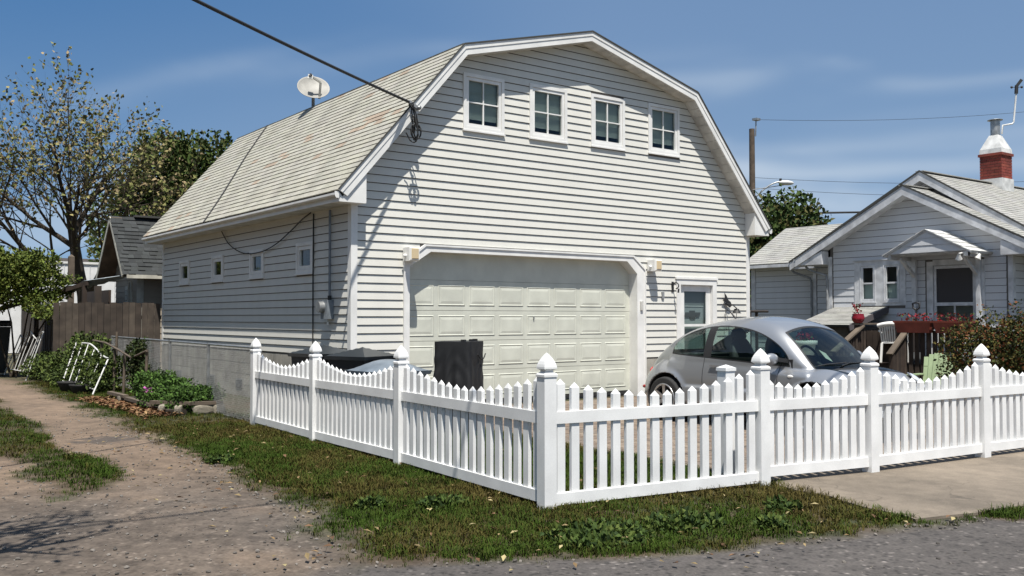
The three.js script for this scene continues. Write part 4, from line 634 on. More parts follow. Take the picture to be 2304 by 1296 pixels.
    const tp = onSurf(s * 0.36, 0.66, -1.98, V(s * 0.1, 0.1, -1)); part(car, 'tail_lamp', new Soup().add(new THREE.SphereGeometry(1, 18, 12), Mx(tp.x, tp.y, tp.z, 0, 0, 0, [0.075, 0.075, 0.02])), mat(0.4, 0.02, 0.02, 0.2)); const re = onSurf(s * 0.75, 0.46, -1.82, V(s, 0, -1)); part(car, 'side_reflector', new Soup().add(new THREE.SphereGeometry(1, 10, 8), Mx(re.x, re.y, re.z, 0, 0, 0, [0.015, 0.025, 0.05])), mat(0.35, 0.03, 0.03, 0.3));
    for (const w of [WF, WR]) {
      part(car, 'wheel_arch', new Soup().add(new THREE.CylinderGeometry(0.368, 0.368, 0.32, 32, 1, true).rotateZ(Math.PI / 2), Mx(s * 0.63, RW, w)).add(new THREE.CircleGeometry(0.368, 32).rotateY(Math.PI / 2), Mx(s * 0.475, RW, w)), archMat);
      const ty = lathe([[0.20, -0.095], [0.285, -0.102], [0.308, -0.085], [RW, -0.05], [RW, 0.05], [0.308, 0.085], [0.285, 0.102], [0.20, 0.095]], 40).rotateZ(-s * Math.PI / 2), tyre = part(car, 'wheel', new Soup().add(ty, Mx(s * 0.735, RW, w)), M.rubber);
      const rim = new Soup().add(lathe([[0.212, 0.06], [0.222, 0.1], [0.205, 0.106], [0.192, 0.09], [0.192, 0.03]], 40).rotateZ(-s * Math.PI / 2), Mx(s * 0.735, RW, w)); rim.add(lathe([[0.0, 0.088], [0.05, 0.086], [0.06, 0.05]], 20).rotateZ(-s * Math.PI / 2), Mx(s * 0.735, RW, w));
      for (let k = 0; k < 6; k++) { const a = k / 6 * Math.PI * 2; rim.bar(V(s * 0.81, RW + 0.04 * Math.cos(a), w + 0.04 * Math.sin(a)), V(s * 0.822, RW + 0.2 * Math.cos(a), w + 0.2 * Math.sin(a)), 0.025, 0.055, V(0, -Math.sin(a), Math.cos(a))); } part(tyre, 'rim', rim, M.alloy); part(tyre, 'brake_disc', new Soup().add(new THREE.CylinderGeometry(0.19, 0.19, 0.03, 24).rotateZ(Math.PI / 2), Mx(s * 0.70, RW, w)), M.black);
    }
    const sx0 = s * 0.36, seat = new Soup().add(new THREE.SphereGeometry(1, 16, 12), Mx(sx0, 0.86, -0.18, -0.25, 0, 0, [0.24, 0.40, 0.10])).add(new THREE.SphereGeometry(1, 16, 12), Mx(sx0, 0.60, 0.1, 0, 0, 0, [0.25, 0.12, 0.28])); const se = part(car, 'seat', seat, M.black); part(se, 'headrest', new Soup().add(new THREE.SphereGeometry(1, 16, 12), Mx(sx0, 1.24, -0.27, -0.2, 0, 0, [0.14, 0.11, 0.06])), M.black);
  }
  part(car, 'interior', new Soup().bb(-0.66, 0.66, 0.28, 0.5, -1.3, 1.0).bb(-0.69, -0.64, 0.5, 0.95, -1.2, 0.9).bb(0.64, 0.69, 0.5, 0.95, -1.2, 0.9).bb(-0.55, 0.55, 0.5, 0.95, -1.55, -0.95), M.black);
  const da = new Soup(); for (let i = 0; i < 16; i++) { const f = (k, x) => { const a = k / 16 * Math.PI * 0.5; return V(x, 0.55 + 0.33 * Math.cos(a * 0.98) - 0.02, 1.04 - 0.62 * Math.sin(a)); }; da.quad(f(i, -0.56), f(i, 0.56), f(i + 1, 0.62), f(i + 1, -0.62)); } const dash = M.black.clone(); dash.side = DS; part(car, 'dashboard', da, dash);
  part(car, 'steering_wheel', new Soup().add(new THREE.TorusGeometry(0.185, 0.017, 8, 32), Mx(0.36, 0.92, 0.36, -0.45)).bar(V(0.19, 0.92, 0.36), V(0.53, 0.92, 0.36), 0.03, 0.04).tube([V(0.36, 0.92, 0.36), V(0.36, 0.80, 0.6)], 0.03, 8), M.black);
  part(car, 'wiper', new Soup().tube([V(-0.10, 0.865, 1.20), V(0.1, 0.90, 1.17), V(0.45, 0.89, 1.12)], 0.009, 5), M.black); part(car, 'wiper', new Soup().tube([V(-0.55, 0.86, 1.10), V(-0.35, 0.89, 1.15), V(0.02, 0.905, 1.18)], 0.009, 5), M.black);
  part(car, 'antenna', new Soup().tube([onSurf(0, 1.45, -0.62, V(0, 1, 0)), V(0, 1.56, -0.74), V(0, 1.64, -0.86)], [0.014, 0.009, 0.005], 6), M.black); part(car, 'mirror_stalk', new Soup().box(0, 1.355, 0.52, 0.20, 0.055, 0.03), M.black);
  part(car, 'license_plate', new Soup().bb(-0.155, 0.155, 0.36, 0.46, 2.045, 2.055), M.plate); part(car, 'grille', new Soup().bb(-0.42, 0.42, 0.24, 0.31, 2.0, 2.03), M.black);
  const hg = []; for (let i = 0; i <= 24; i++) { const u = i / 24 * 2 - 1; hg.push(onSurf(u * 0.56, 0.62 + 0.0 * u, 2.0 - 0.25 * u * u, V(u * 0.3, 0.3, 1))); } part(car, 'bumper_gap', line(hg, 0.004), M.black);
  const bd = onSurf(0, 0.74, 1.95, V(0, 0.3, 1)), bn = grad(bd); part(car, 'badge', new Soup().add(new THREE.TorusGeometry(0.045, 0.008, 8, 24), new THREE.Matrix4().lookAt(bn, V(0, 0, 0), V(0, 1, 0)).setPosition(bd.x, bd.y, bd.z)), M.alloy);
  // things lying inside, seen through the windshield
  const w = car.localToWorld.bind(car); car.updateMatrixWorld(true);
  const pot = thing('flower_pot', 'white ribbed flower pot on a stand beyond the silver car, seen through its glass', 'flower pot', [15.1, 0, -11.0], { local: true }); part(pot, 'pot', new Soup().add(lathe([[0.0, 0.64], [0.14, 0.64], [0.19, 0.98], [0.225, 0.985], [0.225, 1.06], [0.20, 1.06], [0.18, 1.0], [0, 0.99]], 32)), M.plastic); flowers(pot, 0, 1.0, 0, 120, [0.3, 0.3], 0.2, 12, RED, 'plant'); part(pot, 'stand', new Soup().add(lathe([[0.16, 0], [0.16, 0.03], [0.05, 0.06], [0.04, 0.55], [0.15, 0.60], [0.15, 0.635], [0, 0.635]], 20)), M.oldWood);
  const q = w(V(0.22, 0.97, 0.72)); const pa = new Soup().box(0, 0, 0, 0.13, 0.20, 0.004, new THREE.Matrix4().makeRotationFromEuler(new THREE.Euler(-0.9, 0.2, -0.35))); const pg = pa.geo(); pg.translate(q.x, q.y, q.z); solo('paper_sheet', pg, mat(0.5, 0.52, 0.46, 0.7), 'pale paper sheet lying behind the windshield of the silver car', 'paper');
}

// ---------------------------------------------------------------- the bungalow to the right of the garage
const house = thing('bungalow', 'low white sided bungalow with twin gables, pale shingle roof and brick chimney', 'house', [26, 0, -13]);
{
  const hx = 22, mx = 23, wx = 23.6, zc = -12.88;
  const A = (u, v, w) => V(hx - w, v, u), Bm = (u, v, w) => V(mx - w, v, u), Wg = (u, v, w) => V(wx - w, v, u);
  // front gable wall
  const zl = -15.2, zr2 = -10.45, gt = z => 4.62 - Math.abs(z - zc) * 0.52, e = 0.168;
  const win = [-14.46, -13.02, 1.80, 2.96], dr = [-12.36, -11.20, 0.55, 2.86];
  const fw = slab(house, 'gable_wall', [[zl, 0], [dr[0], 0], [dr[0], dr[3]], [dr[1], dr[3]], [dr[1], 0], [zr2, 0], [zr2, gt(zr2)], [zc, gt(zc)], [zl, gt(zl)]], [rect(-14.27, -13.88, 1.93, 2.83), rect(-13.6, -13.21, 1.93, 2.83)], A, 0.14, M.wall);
  boards(fw, M.siding2, A, 0.55, 4.6, e, v => { const k = v < gt(zl) ? [zl, zr2] : v < gt(zc) - 0.02 ? [zc - (gt(zc) - v) / 0.52, zc + (gt(zc) - v) / 0.52] : null; return k && [Math.max(k[0], zl + 0.1), Math.min(k[1], zr2 - 0.1)]; }, [[win[0] + 0.02, win[1] - 0.02, win[2], win[3]], [dr[0] - 0.15, dr[1] + 0.15, 0, dr[3] + 0.1]], 0.016);
  part(house, 'foundation', new Soup().bb(hx - 0.03, hx, 0, 0.55, zl, zr2), M.block);
  for (const z of [zl, zr2]) part(house, 'corner_trim', new Soup().bb(hx - 0.03, hx + 0.1, 0.5, 3.12, z - 0.05, z + 0.06), M.trim2);
  // paired double-hung windows in one wide casing
  const pl2 = new Soup(); for (const [a, b, c, d] of [[win[0], win[1], 2.86, 2.96], [win[0], win[1], 1.80, 1.90], [win[0], -14.30, 1.90, 2.86], [-13.85, -13.63, 1.90, 2.86], [-13.18, win[1], 1.90, 2.86]]) pl2.bb(hx - 0.026, hx - 0.002, c, d, a, b); part(house, 'window_casing', pl2, M.trim2); part(house, 'drip_cap', new Soup().bb(hx - 0.06, hx - 0.002, 2.962, 2.99, win[0] - 0.03, win[1] + 0.03), M.trim2);
  for (const [a, b] of [[-14.30, -13.85], [-13.63, -13.18]]) windowOn(house, A, a, b, 1.90, 2.86, 'hung', { casing: 0.03, frame: 0.045, mat: M.trim2, back: 0.46, sill: true });
  // entrance door with its screen
  const ds = new Soup().bb(hx - 0.035, hx + 0.06, 0.55, 2.86, dr[0] - 0.1, dr[0] + 0.06); ds.bb(hx - 0.035, hx + 0.06, 0.55, 2.86, dr[1] - 0.06, dr[1] + 0.16); ds.bb(hx - 0.035, hx + 0.06, 2.76, 2.9, dr[0] + 0.06, dr[1] - 0.06); part(house, 'door_casing', ds, M.trim2);
  const fr = new Soup(), z0 = dr[0] + 0.07, z1 = dr[1] - 0.07; fr.bb(hx - 0.01, hx + 0.03, 0.57, 2.75, z0, z0 + 0.06); fr.bb(hx - 0.01, hx + 0.03, 0.57, 2.75, z1 - 0.06, z1); fr.bb(hx - 0.01, hx + 0.03, 2.68, 2.75, z0 + 0.06, z1 - 0.06); fr.bb(hx - 0.01, hx + 0.03, 1.78, 1.86, z0 + 0.06, z1 - 0.06); fr.bb(hx - 0.01, hx + 0.03, 0.57, 0.75, z0 + 0.06, z1 - 0.06);
  const sd = part(house, 'screen_door', fr, M.trim2); part(sd, 'screen', new Soup().bb(hx + 0.012, hx + 0.018, 1.86, 2.68, z0 + 0.06, z1 - 0.06), M.screen); part(sd, 'pane', new Soup().quad(V(hx + 0.01, 0.75, z0 + 0.06), V(hx + 0.01, 0.75, z1 - 0.06), V(hx + 0.01, 1.78, z1 - 0.06), V(hx + 0.01, 1.78, z0 + 0.06)), M.glass); part(sd, 'mullion', new Soup().bb(hx - 0.005, hx + 0.02, 0.75, 1.78, (z0 + z1) / 2 - 0.02, (z0 + z1) / 2 + 0.02), M.trim2); part(house, 'hall', new Soup().bb(hx + 0.3, hx + 0.34, 0.5, 2.9, dr[0] - 0.2, dr[1] + 0.2), mat(0.35, 0.33, 0.31, 0.8));
  // main block behind and the wing beyond it
  const mg = z => 5.08 - Math.abs(z + 13.0) * 0.54, zml = -16.42, zmr = -9.6;
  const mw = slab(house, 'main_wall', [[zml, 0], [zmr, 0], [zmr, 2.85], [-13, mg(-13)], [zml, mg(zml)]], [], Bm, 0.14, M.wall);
  boards(mw, M.siding2, Bm, 0.55, 3.2, e, () => [zml + 0.1, zl + 0.02], [], 0.016); boards(mw, M.siding2, Bm, 0.55, 3.2, e, () => [zr2 - 0.02, zmr - 0.1], [], 0.016); boards(mw, M.siding2, Bm, 4.35, 5.02, e, v => [-13 - (mg(-13) - v) / 0.54, -13 + (mg(-13) - v) / 0.54], [], 0.016);
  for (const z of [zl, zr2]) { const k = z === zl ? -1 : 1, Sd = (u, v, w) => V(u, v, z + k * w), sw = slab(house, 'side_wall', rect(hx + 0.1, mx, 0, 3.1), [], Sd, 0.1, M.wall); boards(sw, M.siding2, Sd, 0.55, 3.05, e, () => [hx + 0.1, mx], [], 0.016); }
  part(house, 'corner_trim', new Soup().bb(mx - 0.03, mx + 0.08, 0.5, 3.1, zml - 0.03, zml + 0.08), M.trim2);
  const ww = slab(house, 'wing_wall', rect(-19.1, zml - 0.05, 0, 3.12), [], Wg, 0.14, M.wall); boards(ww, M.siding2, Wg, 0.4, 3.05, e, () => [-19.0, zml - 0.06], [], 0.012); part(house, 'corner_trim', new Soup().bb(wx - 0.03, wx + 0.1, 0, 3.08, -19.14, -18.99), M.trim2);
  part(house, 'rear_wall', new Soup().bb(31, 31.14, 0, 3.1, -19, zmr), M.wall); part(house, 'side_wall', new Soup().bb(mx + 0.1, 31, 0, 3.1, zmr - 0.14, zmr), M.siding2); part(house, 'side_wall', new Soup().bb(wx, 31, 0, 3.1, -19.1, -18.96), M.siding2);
  // roofs: each slope a slab with shingle courses, dark edge, rake boards, soffit
  function gableRoof(x0, x1, zc2, half, ye, ya, seed, yr = ye) {
    for (const k of [1, -1]) {
      const yk = k > 0 ? yr : ye, s = (ya - yk) / half, Lk = Math.hypot(half, ya - yk);
      const d = V(0, (ya - yk) / Lk, -k * half / Lk), n = V(0, half / Lk, k * (ya - yk) / Lk), o = V(0, yk, zc2 + k * half), at = (u, v, w) => o.clone().addScaledVector(d, v).addScaledVector(n, w).add(V(u, 0, 0));
      const dk = new Soup().hexa([at(x0 + 0.02, 0, -0.09), at(x1, 0, -0.09), at(x1, 0, -0.002), at(x0 + 0.02, 0, -0.002), at(x0 + 0.02, Lk, -0.09), at(x1, Lk, -0.09), at(x1, Lk, -0.002), at(x0 + 0.02, Lk, -0.002)]), roof = part(house, 'roof', dk, M.roofEdge);
      if (k > 0) courses(roof, M.roof2, at, Lk, 0.14, () => [x0 - 0.01, x1], seed, 0.32, 0.014); else courses(roof, M.roof2, at, Lk, 0.28, () => [x0 - 0.01, x1], seed, 1.6, 0.014);
      const q = (v, w, x) => at(x, v, w); const zo2 = zc2 + k * (half + 0.02); part(house, 'rake_board', new Soup().poly([[zo2, yk - 0.018], [zc2, ya - 0.006], [zc2, ya - 0.235], [zo2, yk - 0.235]], (u, v, w) => V(x0 - 0.005 + w, v, u), 0.024), M.trim2);
      part(house, 'shingle_edge', new Soup().poly([[zo2 + k * 0.02, yk - 0.015], [zc2, ya - 0.002], [zc2, ya + 0.038], [zo2 + k * 0.02, yk + 0.022]], (u, v, w) => V(x0 - 0.022 + w, v, u), 0.03), M.roofEdge); part(house, 'rake_soffit', new Soup().poly([[zo2, yk - 0.215], [zc2, ya - 0.205], [zc2, ya - 0.225], [zo2, yk - 0.232]], (u, v, w) => V(x0 + 0.0195 + w, v, u), 0.34), M.trim2);
      part(house, 'gutter', new Soup().bb(x0 + 0.02, x1, yk - 0.13, yk - 0.03, zc2 + k * (half + 0.005), zc2 + k * (half + 0.10)), M.trim2);
      const zi = zc2 + k * (half - 0.80), zo = zc2 + k * (half - 0.02); part(house, 'eave_return', new Soup().poly([[zo, yk - 0.20], [zi, yk - 0.20], [zi, yk + 0.80 * s - 0.26], [zo, yk - 0.17]], (u, v, w) => V(x0 + 0.022 + w, v, u), 0.30), M.trim2); part(house, 'eave_soffit', new Soup().bb(x0 + 0.33, x1, yk - 0.2, yk - 0.185, Math.min(zi, zo), Math.max(zi, zo)), M.trim2);
    }
    part(house, 'ridge_cap', new Soup().bar(V(x0, ya + 0.012, zc2), V(x1, ya + 0.012, zc2), 0.22, 0.02), M.roofCap);
  }
  M.roofCap = mat(0.56, 0.55, 0.53, 0.95, { map: tGrain });
  gableRoof(21.65, 23.05, zc, 3.16, 3.12, 4.76, 21); gableRoof(22.65, 31.3, -13.0, 3.98, 3.09, 5.22, 22, 2.72);
  { // wing roof, ridge running back from the street
    const x0 = 23.25, xr = 25.5, ye = 3.12, ya = 4.40, L = Math.hypot(xr - x0, ya - ye), d = V((xr - x0) / L, (ya - ye) / L, 0), n = V(-(ya - ye) / L, (xr - x0) / L, 0), at = (u, v, w) => V(x0, ye, u).addScaledVector(d, v).addScaledVector(n, w), r = part(house, 'roof', new Soup().hexa([at(-19.25, 0, -0.1), at(-14, 0, -0.1), at(-14, 0, 0), at(-19.25, 0, 0), at(-19.25, L, -0.1), at(-14, L, -0.1), at(-14, L, 0), at(-19.25, L, 0)]), M.roofEdge);
    courses(r, M.roof2, at, L, 0.14, () => [-19.27, -14.6], 23, 0.32, 0.014); part(house, 'gutter', new Soup().bb(x0 - 0.1, x0 - 0.005, ye - 0.12, ye - 0.03, -19.25, -16.5), M.trim2); part(house, 'eave_soffit', new Soup().bb(x0 + 0.02, wx, ye - 0.12, ye - 0.105, -19.2, -16.5), M.trim2);
    part(house, 'roof', new Soup().hexa([V(xr, ya - 0.1, -19.25), V(29, 3.0, -19.25), V(29, 3.1, -19.25), V(xr, ya, -19.25), V(xr, ya - 0.1, -14), V(29, 3.0, -14), V(29, 3.1, -14), V(xr, ya, -14)]), M.roofEdge); part(house, 'wing_gable', new Soup().poly([[wx, 3.0], [xr, 4.25], [28, 3.0]], (u, v, w) => V(u, v, -19.08 + w), 0.06), M.siding2);
  }
  // downspouts
  for (const [x, z] of [[hx - 0.06, zl + 0.02], [mx - 0.06, zml + 0.02]]) part(house, 'downspout', new Soup().tube([V(x - 0.12, 2.95, z - 0.72), V(x - 0.10, 2.80, z - 0.6), V(x, 2.62, z - 0.12), V(x, 2.5, z - 0.08), V(x, 0.3, z - 0.08)], 0.035, 7), M.grey);
  // little gabled canopy over the door
  const cx0 = 21.02, cz = -11.95, hw = 1.02, cy = 3.02, ca = 3.56; 
  const can = part(house, 'canopy', new Soup().poly([[cz - hw, cy], [cz + hw, cy], [cz, ca]], (u, v, w) => V(cx0 + 0.04 + w, v, u), 0.05), M.siding2); boards(can, M.siding2, (u, v, w) => V(cx0 + 0.04 - w, v, u), cy, ca - 0.05, e, v => v < ca - 0.08 ? [cz - (ca - v) / (ca - cy) * hw + 0.04, cz + (ca - v) / (ca - cy) * hw - 0.04] : null, [], 0.014);
  for (const k of [1, -1]) { const L = Math.hypot(hw + 0.08, ca - cy + 0.04), d = V(0, (ca - cy + 0.04) / L, -k * (hw + 0.08) / L), n = V(0, (hw + 0.08) / L, k * (ca - cy + 0.04) / L), o = V(0, cy - 0.03, cz + k * (hw + 0.08)), at = (u, v, w) => o.clone().addScaledVector(d, v).addScaledVector(n, w).add(V(u, 0, 0)); const rf = part(can, 'canopy_roof', new Soup().hexa([at(cx0, 0, -0.03), at(hx, 0, -0.03), at(hx, 0, 0), at(cx0, 0, 0), at(cx0, L, -0.03), at(hx, L, -0.03), at(hx, L, 0), at(cx0, L, 0)]), M.trim2); for (let i = 0; i < 5; i++) part(can, 'canopy_slat', new Soup().hexa([at(cx0 - 0.02, i * L / 5 + 0.0, 0.002), at(hx, i * L / 5, 0.002), at(hx, i * L / 5, 0.03), at(cx0 - 0.02, i * L / 5, 0.03), at(cx0 - 0.02, (i + 1) * L / 5, 0.002), at(hx, (i + 1) * L / 5, 0.002), at(hx, (i + 1) * L / 5, 0.008), at(cx0 - 0.02, (i + 1) * L / 5, 0.008)]), M.whiteMetal);
    part(can, 'canopy_beam', new Soup().bb(cx0 + 0.05, hx, cy - 0.12, cy, cz + k * (hw - 0.1), cz + k * (hw - 0.02)), M.trim2); part(can, 'bracket', new Soup().bar(V(hx - 0.02, 2.45, cz + k * 0.78), V(cx0 + 0.25, cy - 0.1, cz + k * 0.78), 0.07, 0.07), M.trim2); part(can, 'post', new Soup().bb(hx - 0.13, hx - 0.035, 0.5, cy - 0.1, cz + k * 0.80 - 0.05, cz + k * 0.80 + 0.05), M.trim2); }
  part(can, 'canopy_ceiling', new Soup().bb(cx0 + 0.1, hx - 0.04, cy - 0.02, cy - 0.004, cz - hw + 0.04, cz + hw - 0.04), M.trim2);
  // brick chimney with sheet-metal hood and flue
  const qx = 26.5, qz = -12.95, bw = 0.30; const ch = part(house, 'chimney', new Soup().bb(qx - bw + 0.012, qx + bw - 0.012, 4.9, 5.98, qz - bw + 0.012, qz + bw - 0.012), M.mortar);
  const bms = [[0.30, 0.055, 0.04], [0.25, 0.045, 0.035], [0.34, 0.075, 0.05]].map(c => mat(...c, 0.9, { map: tBlock })), R = rng(41);
  for (let r = 0; r < 8; r++) for (const f of [0, 1]) for (let i = 0; i < 4; i++) { const y = 5.35 + r * 0.079, a = -bw + i * 0.205 - (r % 2 ? 0.1 : 0), b = Math.min(a + 0.195, bw), a2 = Math.max(a, -bw); if (b - a2 < 0.03) continue; const s = f ? new Soup().bb(qx + a2, qx + b, y, y + 0.068, qz + bw - 0.012, qz + bw + R() * 0.003) : new Soup().bb(qx - bw - R() * 0.003, qx - bw + 0.012, y, y + 0.068, qz + a2, qz + b); part(ch, 'brick', s, bms[R() * 3 | 0]); }
  part(ch, 'brick_cap', new Soup().bb(qx - bw - 0.035, qx + bw + 0.035, 5.98, 6.05, qz - bw - 0.035, qz + bw + 0.035), M.brick); part(ch, 'flashing', new Soup().bb(qx - bw - 0.03, qx + bw + 0.03, 4.95, 5.34, qz - bw - 0.03, qz + bw + 0.03), M.whiteMetal);
  const hd = (k, y) => [V(qx - k, y, qz - k), V(qx + k, y, qz - k), V(qx + k, y, qz + k), V(qx - k, y, qz + k)]; part(ch, 'hood', new Soup().hexa([...hd(bw + 0.01, 6.05), ...hd(bw, 6.18)]).hexa([...hd(bw - 0.005, 6.181), ...hd(0.12, 6.58)]), M.whiteMetal);
  const fl = part(ch, 'flue', new Soup().tube([V(qx, 6.56, qz), V(qx, 7.0, qz)], 0.125, 18), M.galv); part(fl, 'rain_cap', new Soup().add(lathe([[0.0, 0.035], [0.2, 0.0], [0.2, -0.012], [0.0, 0.01]], 20, Mx(qx, 7.02, qz))), M.galv);
}
{ // floodlights at the canopy corner
  const t = thing('floodlight', 'pair of white floodlight cones at the canopy corner above the screen door', 'light', [21.2, 2.86, -10.98]);
  part(t, 'junction_box', new Soup().box(21.1, 2.95, -11.0, 0.1, 0.1, 0.1), M.whiteMetal); for (const [x, z, a] of [[20.98, -11.12, 0.5], [21.3, -10.86, -0.4]]) { const c = part(t, 'lamp_shade', new Soup().add(lathe([[0.03, 0.13], [0.04, 0.08], [0.075, 0.0], [0.065, 0.0], [0.03, 0.07]], 14, Mx(x, 2.83, z, 0.3, 0, a))), M.whiteMetal); part(c, 'bulb', new Soup().add(new THREE.SphereGeometry(0.04, 10, 8), Mx(x, 2.86, z)), M.plastic); } part(t, 'arm', new Soup().tube([V(20.98, 2.95, -11.12), V(21.1, 2.99, -11.0), V(21.3, 2.95, -10.86)], 0.02, 6), M.whiteMetal);
}
{ // weather station on its white arm
  const t = thing('weather_vane', 'small black wind vane on a white bent pipe beside the flue', 'weather vane', [26.62, 6.8, -12.78]);
  part(t, 'arm', new Soup().tube([V(26.6, 6.62, -12.82), V(26.62, 6.86, -12.80), V(26.8, 6.90, -12.62), V(26.83, 6.95, -12.60), V(26.92, 7.75, -12.56)], 0.025, 7), M.whiteMetal); part(t, 'vane_body', new Soup().tube([V(26.92, 7.75, -12.56), V(26.93, 7.98, -12.55)], 0.05, 8), M.black); part(t, 'vane_tail', new Soup().bar(V(26.93, 7.96, -12.55), V(27.02, 8.14, -12.45), 0.02, 0.08), M.black);
  for (const s of [-1, 1]) part(t, 'wind_cup', new Soup().add(new THREE.SphereGeometry(0.035, 8, 6), Mx(26.93 + s * 0.1, 7.93, -12.55 + s * 0.09)).tube([V(26.93, 7.93, -12.55), V(26.93 + s * 0.1, 7.93, -12.55 + s * 0.09)], 0.008, 4), M.black);
}
{ // cellar bulkhead: a small shingled lean-to against the house
  const t = thing('cellar_bulkhead', 'low shingled lean-to roof against the bungalow below the paired windows', 'lean-to', [21.1, 0, -14.2]), L = Math.hypot(1.7, 0.46), at = (u, v, w) => V(20.3 + v * 1.7 / L - w * 0.26, 1.31 + v * 0.46 / L + w * 0.96, u);
  const r = part(t, 'roof', new Soup().hexa([at(-15.05, 0, -0.06), at(-13.55, 0, -0.06), at(-13.55, 0, 0), at(-15.05, 0, 0), at(-15.05, L, -0.06), at(-13.55, L, -0.06), at(-13.55, L, 0), at(-15.05, L, 0)]), M.dark); courses(r, M.roof2, at, L, 0.13, () => [-15.07, -13.53], 31, 0.30, 0.014); part(t, 'wall', new Soup().bb(20.42, 21.95, 0, 1.27, -14.98, -13.62), mat(0.16, 0.15, 0.14, 0.85, { map: tWood })); part(t, 'rake_edge', new Soup().hexa([at(-13.53, -0.02, -0.14), at(-13.50, -0.02, -0.14), at(-13.50, -0.02, 0.01), at(-13.53, -0.02, 0.01), at(-13.53, L, -0.14), at(-13.50, L, -0.14), at(-13.50, L, 0.01), at(-13.53, L, 0.01)]), mat(0.09, 0.08, 0.085, 0.8));
}
// ---------------------------------------------------------------- the weathered deck, its railings, stairs and what stands on it
{
  const dk = thing('wooden_deck', 'dark weathered wooden deck with plank railing and stair before the bungalow', 'deck', [20.4, 0, -11.3]), R = rng(51), x0 = 19, zA = -12.45, zB = -8.6, fl = 0.5;
  const pm = [[0.085, 0.062, 0.05], [0.07, 0.05, 0.042], [0.11, 0.085, 0.07], [0.06, 0.045, 0.04]].map(c => mat(...c, 0.9, { map: tWood }));
  for (let i = 0; i < 27; i++) part(dk, 'deck_board', new Soup().bb(x0, 21.9, fl - 0.03, fl, zA + i * 0.143, zA + i * 0.143 + 0.136), pm[R() * 4 | 0]);
  part(dk, 'joist', new Soup().bb(x0 + 0.02, x0 + 0.06, fl - 0.2, fl - 0.031, zA, zB), M.deckWood);
  for (const z of [zA, -11.42, -10.2, zB]) part(dk, 'post', new Soup().bb(x0 - 0.045, x0 + 0.045, 0, 1.33, z - 0.045, z + 0.045), M.deckWood); part(dk, 'post', new Soup().bb(20.6, 20.69, 0, 1.33, zA - 0.045, zA + 0.045), M.deckWood);
  for (let z = -11.33; z < zB; z += 0.135) if (R() > 0.06) part(dk, 'baluster', new Soup().bb(x0 - 0.02 + R() * 0.01, x0 + 0.012, 0.05 + R() * 0.03, 1.22, z, z + 0.088), pm[R() * 4 | 0]);
  for (let x = 19.1; x < 21.8; x += 0.135) part(dk, 'baluster', new Soup().bb(x, x + 0.09, 0.05, 1.22, zA - 0.012, zA + 0.02), pm[R() * 4 | 0]);
  for (let i = 0; i < 7; i++) part(dk, 'skirt_board', new Soup().bb(x0 + 0.3, x0 + 0.33, 0.02, 1.2, -12.4 + i * 0.14, -12.4 + i * 0.14 + 0.13), pm[R() * 4 | 0]);
  part(dk, 'rail_cap', new Soup().bb(x0 - 0.08, 21.9, 1.335, 1.37, zA - 0.08, zA + 0.08), M.greyWood); part(dk, 'rail_cap', new Soup().bb(x0 - 0.08, x0 + 0.08, 1.26, 1.295, -11.46, zB), M.deckWood);
  for (const [z, xl, yl] of [[-12.36, 17.95, 0.74], [-11.22, 18.28, 0.72]]) { part(dk, 'stair_rail', new Soup().bar(V(x0 + 0.06, 1.31, z), V(xl, yl, z), 0.14, 0.036), M.greyWood); part(dk, 'stair_post', new Soup().bb(xl + 0.05, xl + 0.14, 0, yl, z - 0.045, z + 0.045), M.deckWood); for (let k = 1; k < 7; k++) { const x = lerp(xl + 0.14, x0 - 0.05, k / 7), y = lerp(yl, 1.28, (x - xl) / (x0 - xl)) - 0.02; part(dk, 'baluster', new Soup().bb(x - 0.035, x + 0.035, 0.05, y, z - 0.015, z + 0.015), pm[k % 4]); } }
  for (let k = 0; k < 3; k++) part(dk, 'stair_tread', new Soup().bb(x0 - 0.3 - k * 0.28, x0 - 0.02 - k * 0.28, fl - 0.16 - k * 0.155, fl - 0.125 - k * 0.155, -12.3, -11.3), M.deckWood);
  // white slats of a bench leaning beyond the balusters
  const b = thing('garden_bench', 'white slatted bench standing on the deck behind the dark balusters', 'bench', [20.3, fl, -10.9]); for (let i = 0; i < 7; i++) part(b, 'slat', new Soup().bb(20.1, 20.12, 0.92, 1.22, -11.3 + i * 0.14, -11.3 + i * 0.14 + 0.09), M.plastic); part(b, 'seat', new Soup().bb(20.12, 20.6, 0.90, 0.94, -11.35, -10.35), M.plastic); for (const [x, z] of [[20.15, -11.3], [20.15, -10.4], [20.55, -11.3], [20.55, -10.4]]) part(b, 'leg', new Soup().bb(x - 0.03, x + 0.03, fl, 0.9, z - 0.03, z + 0.03), M.plastic);
}
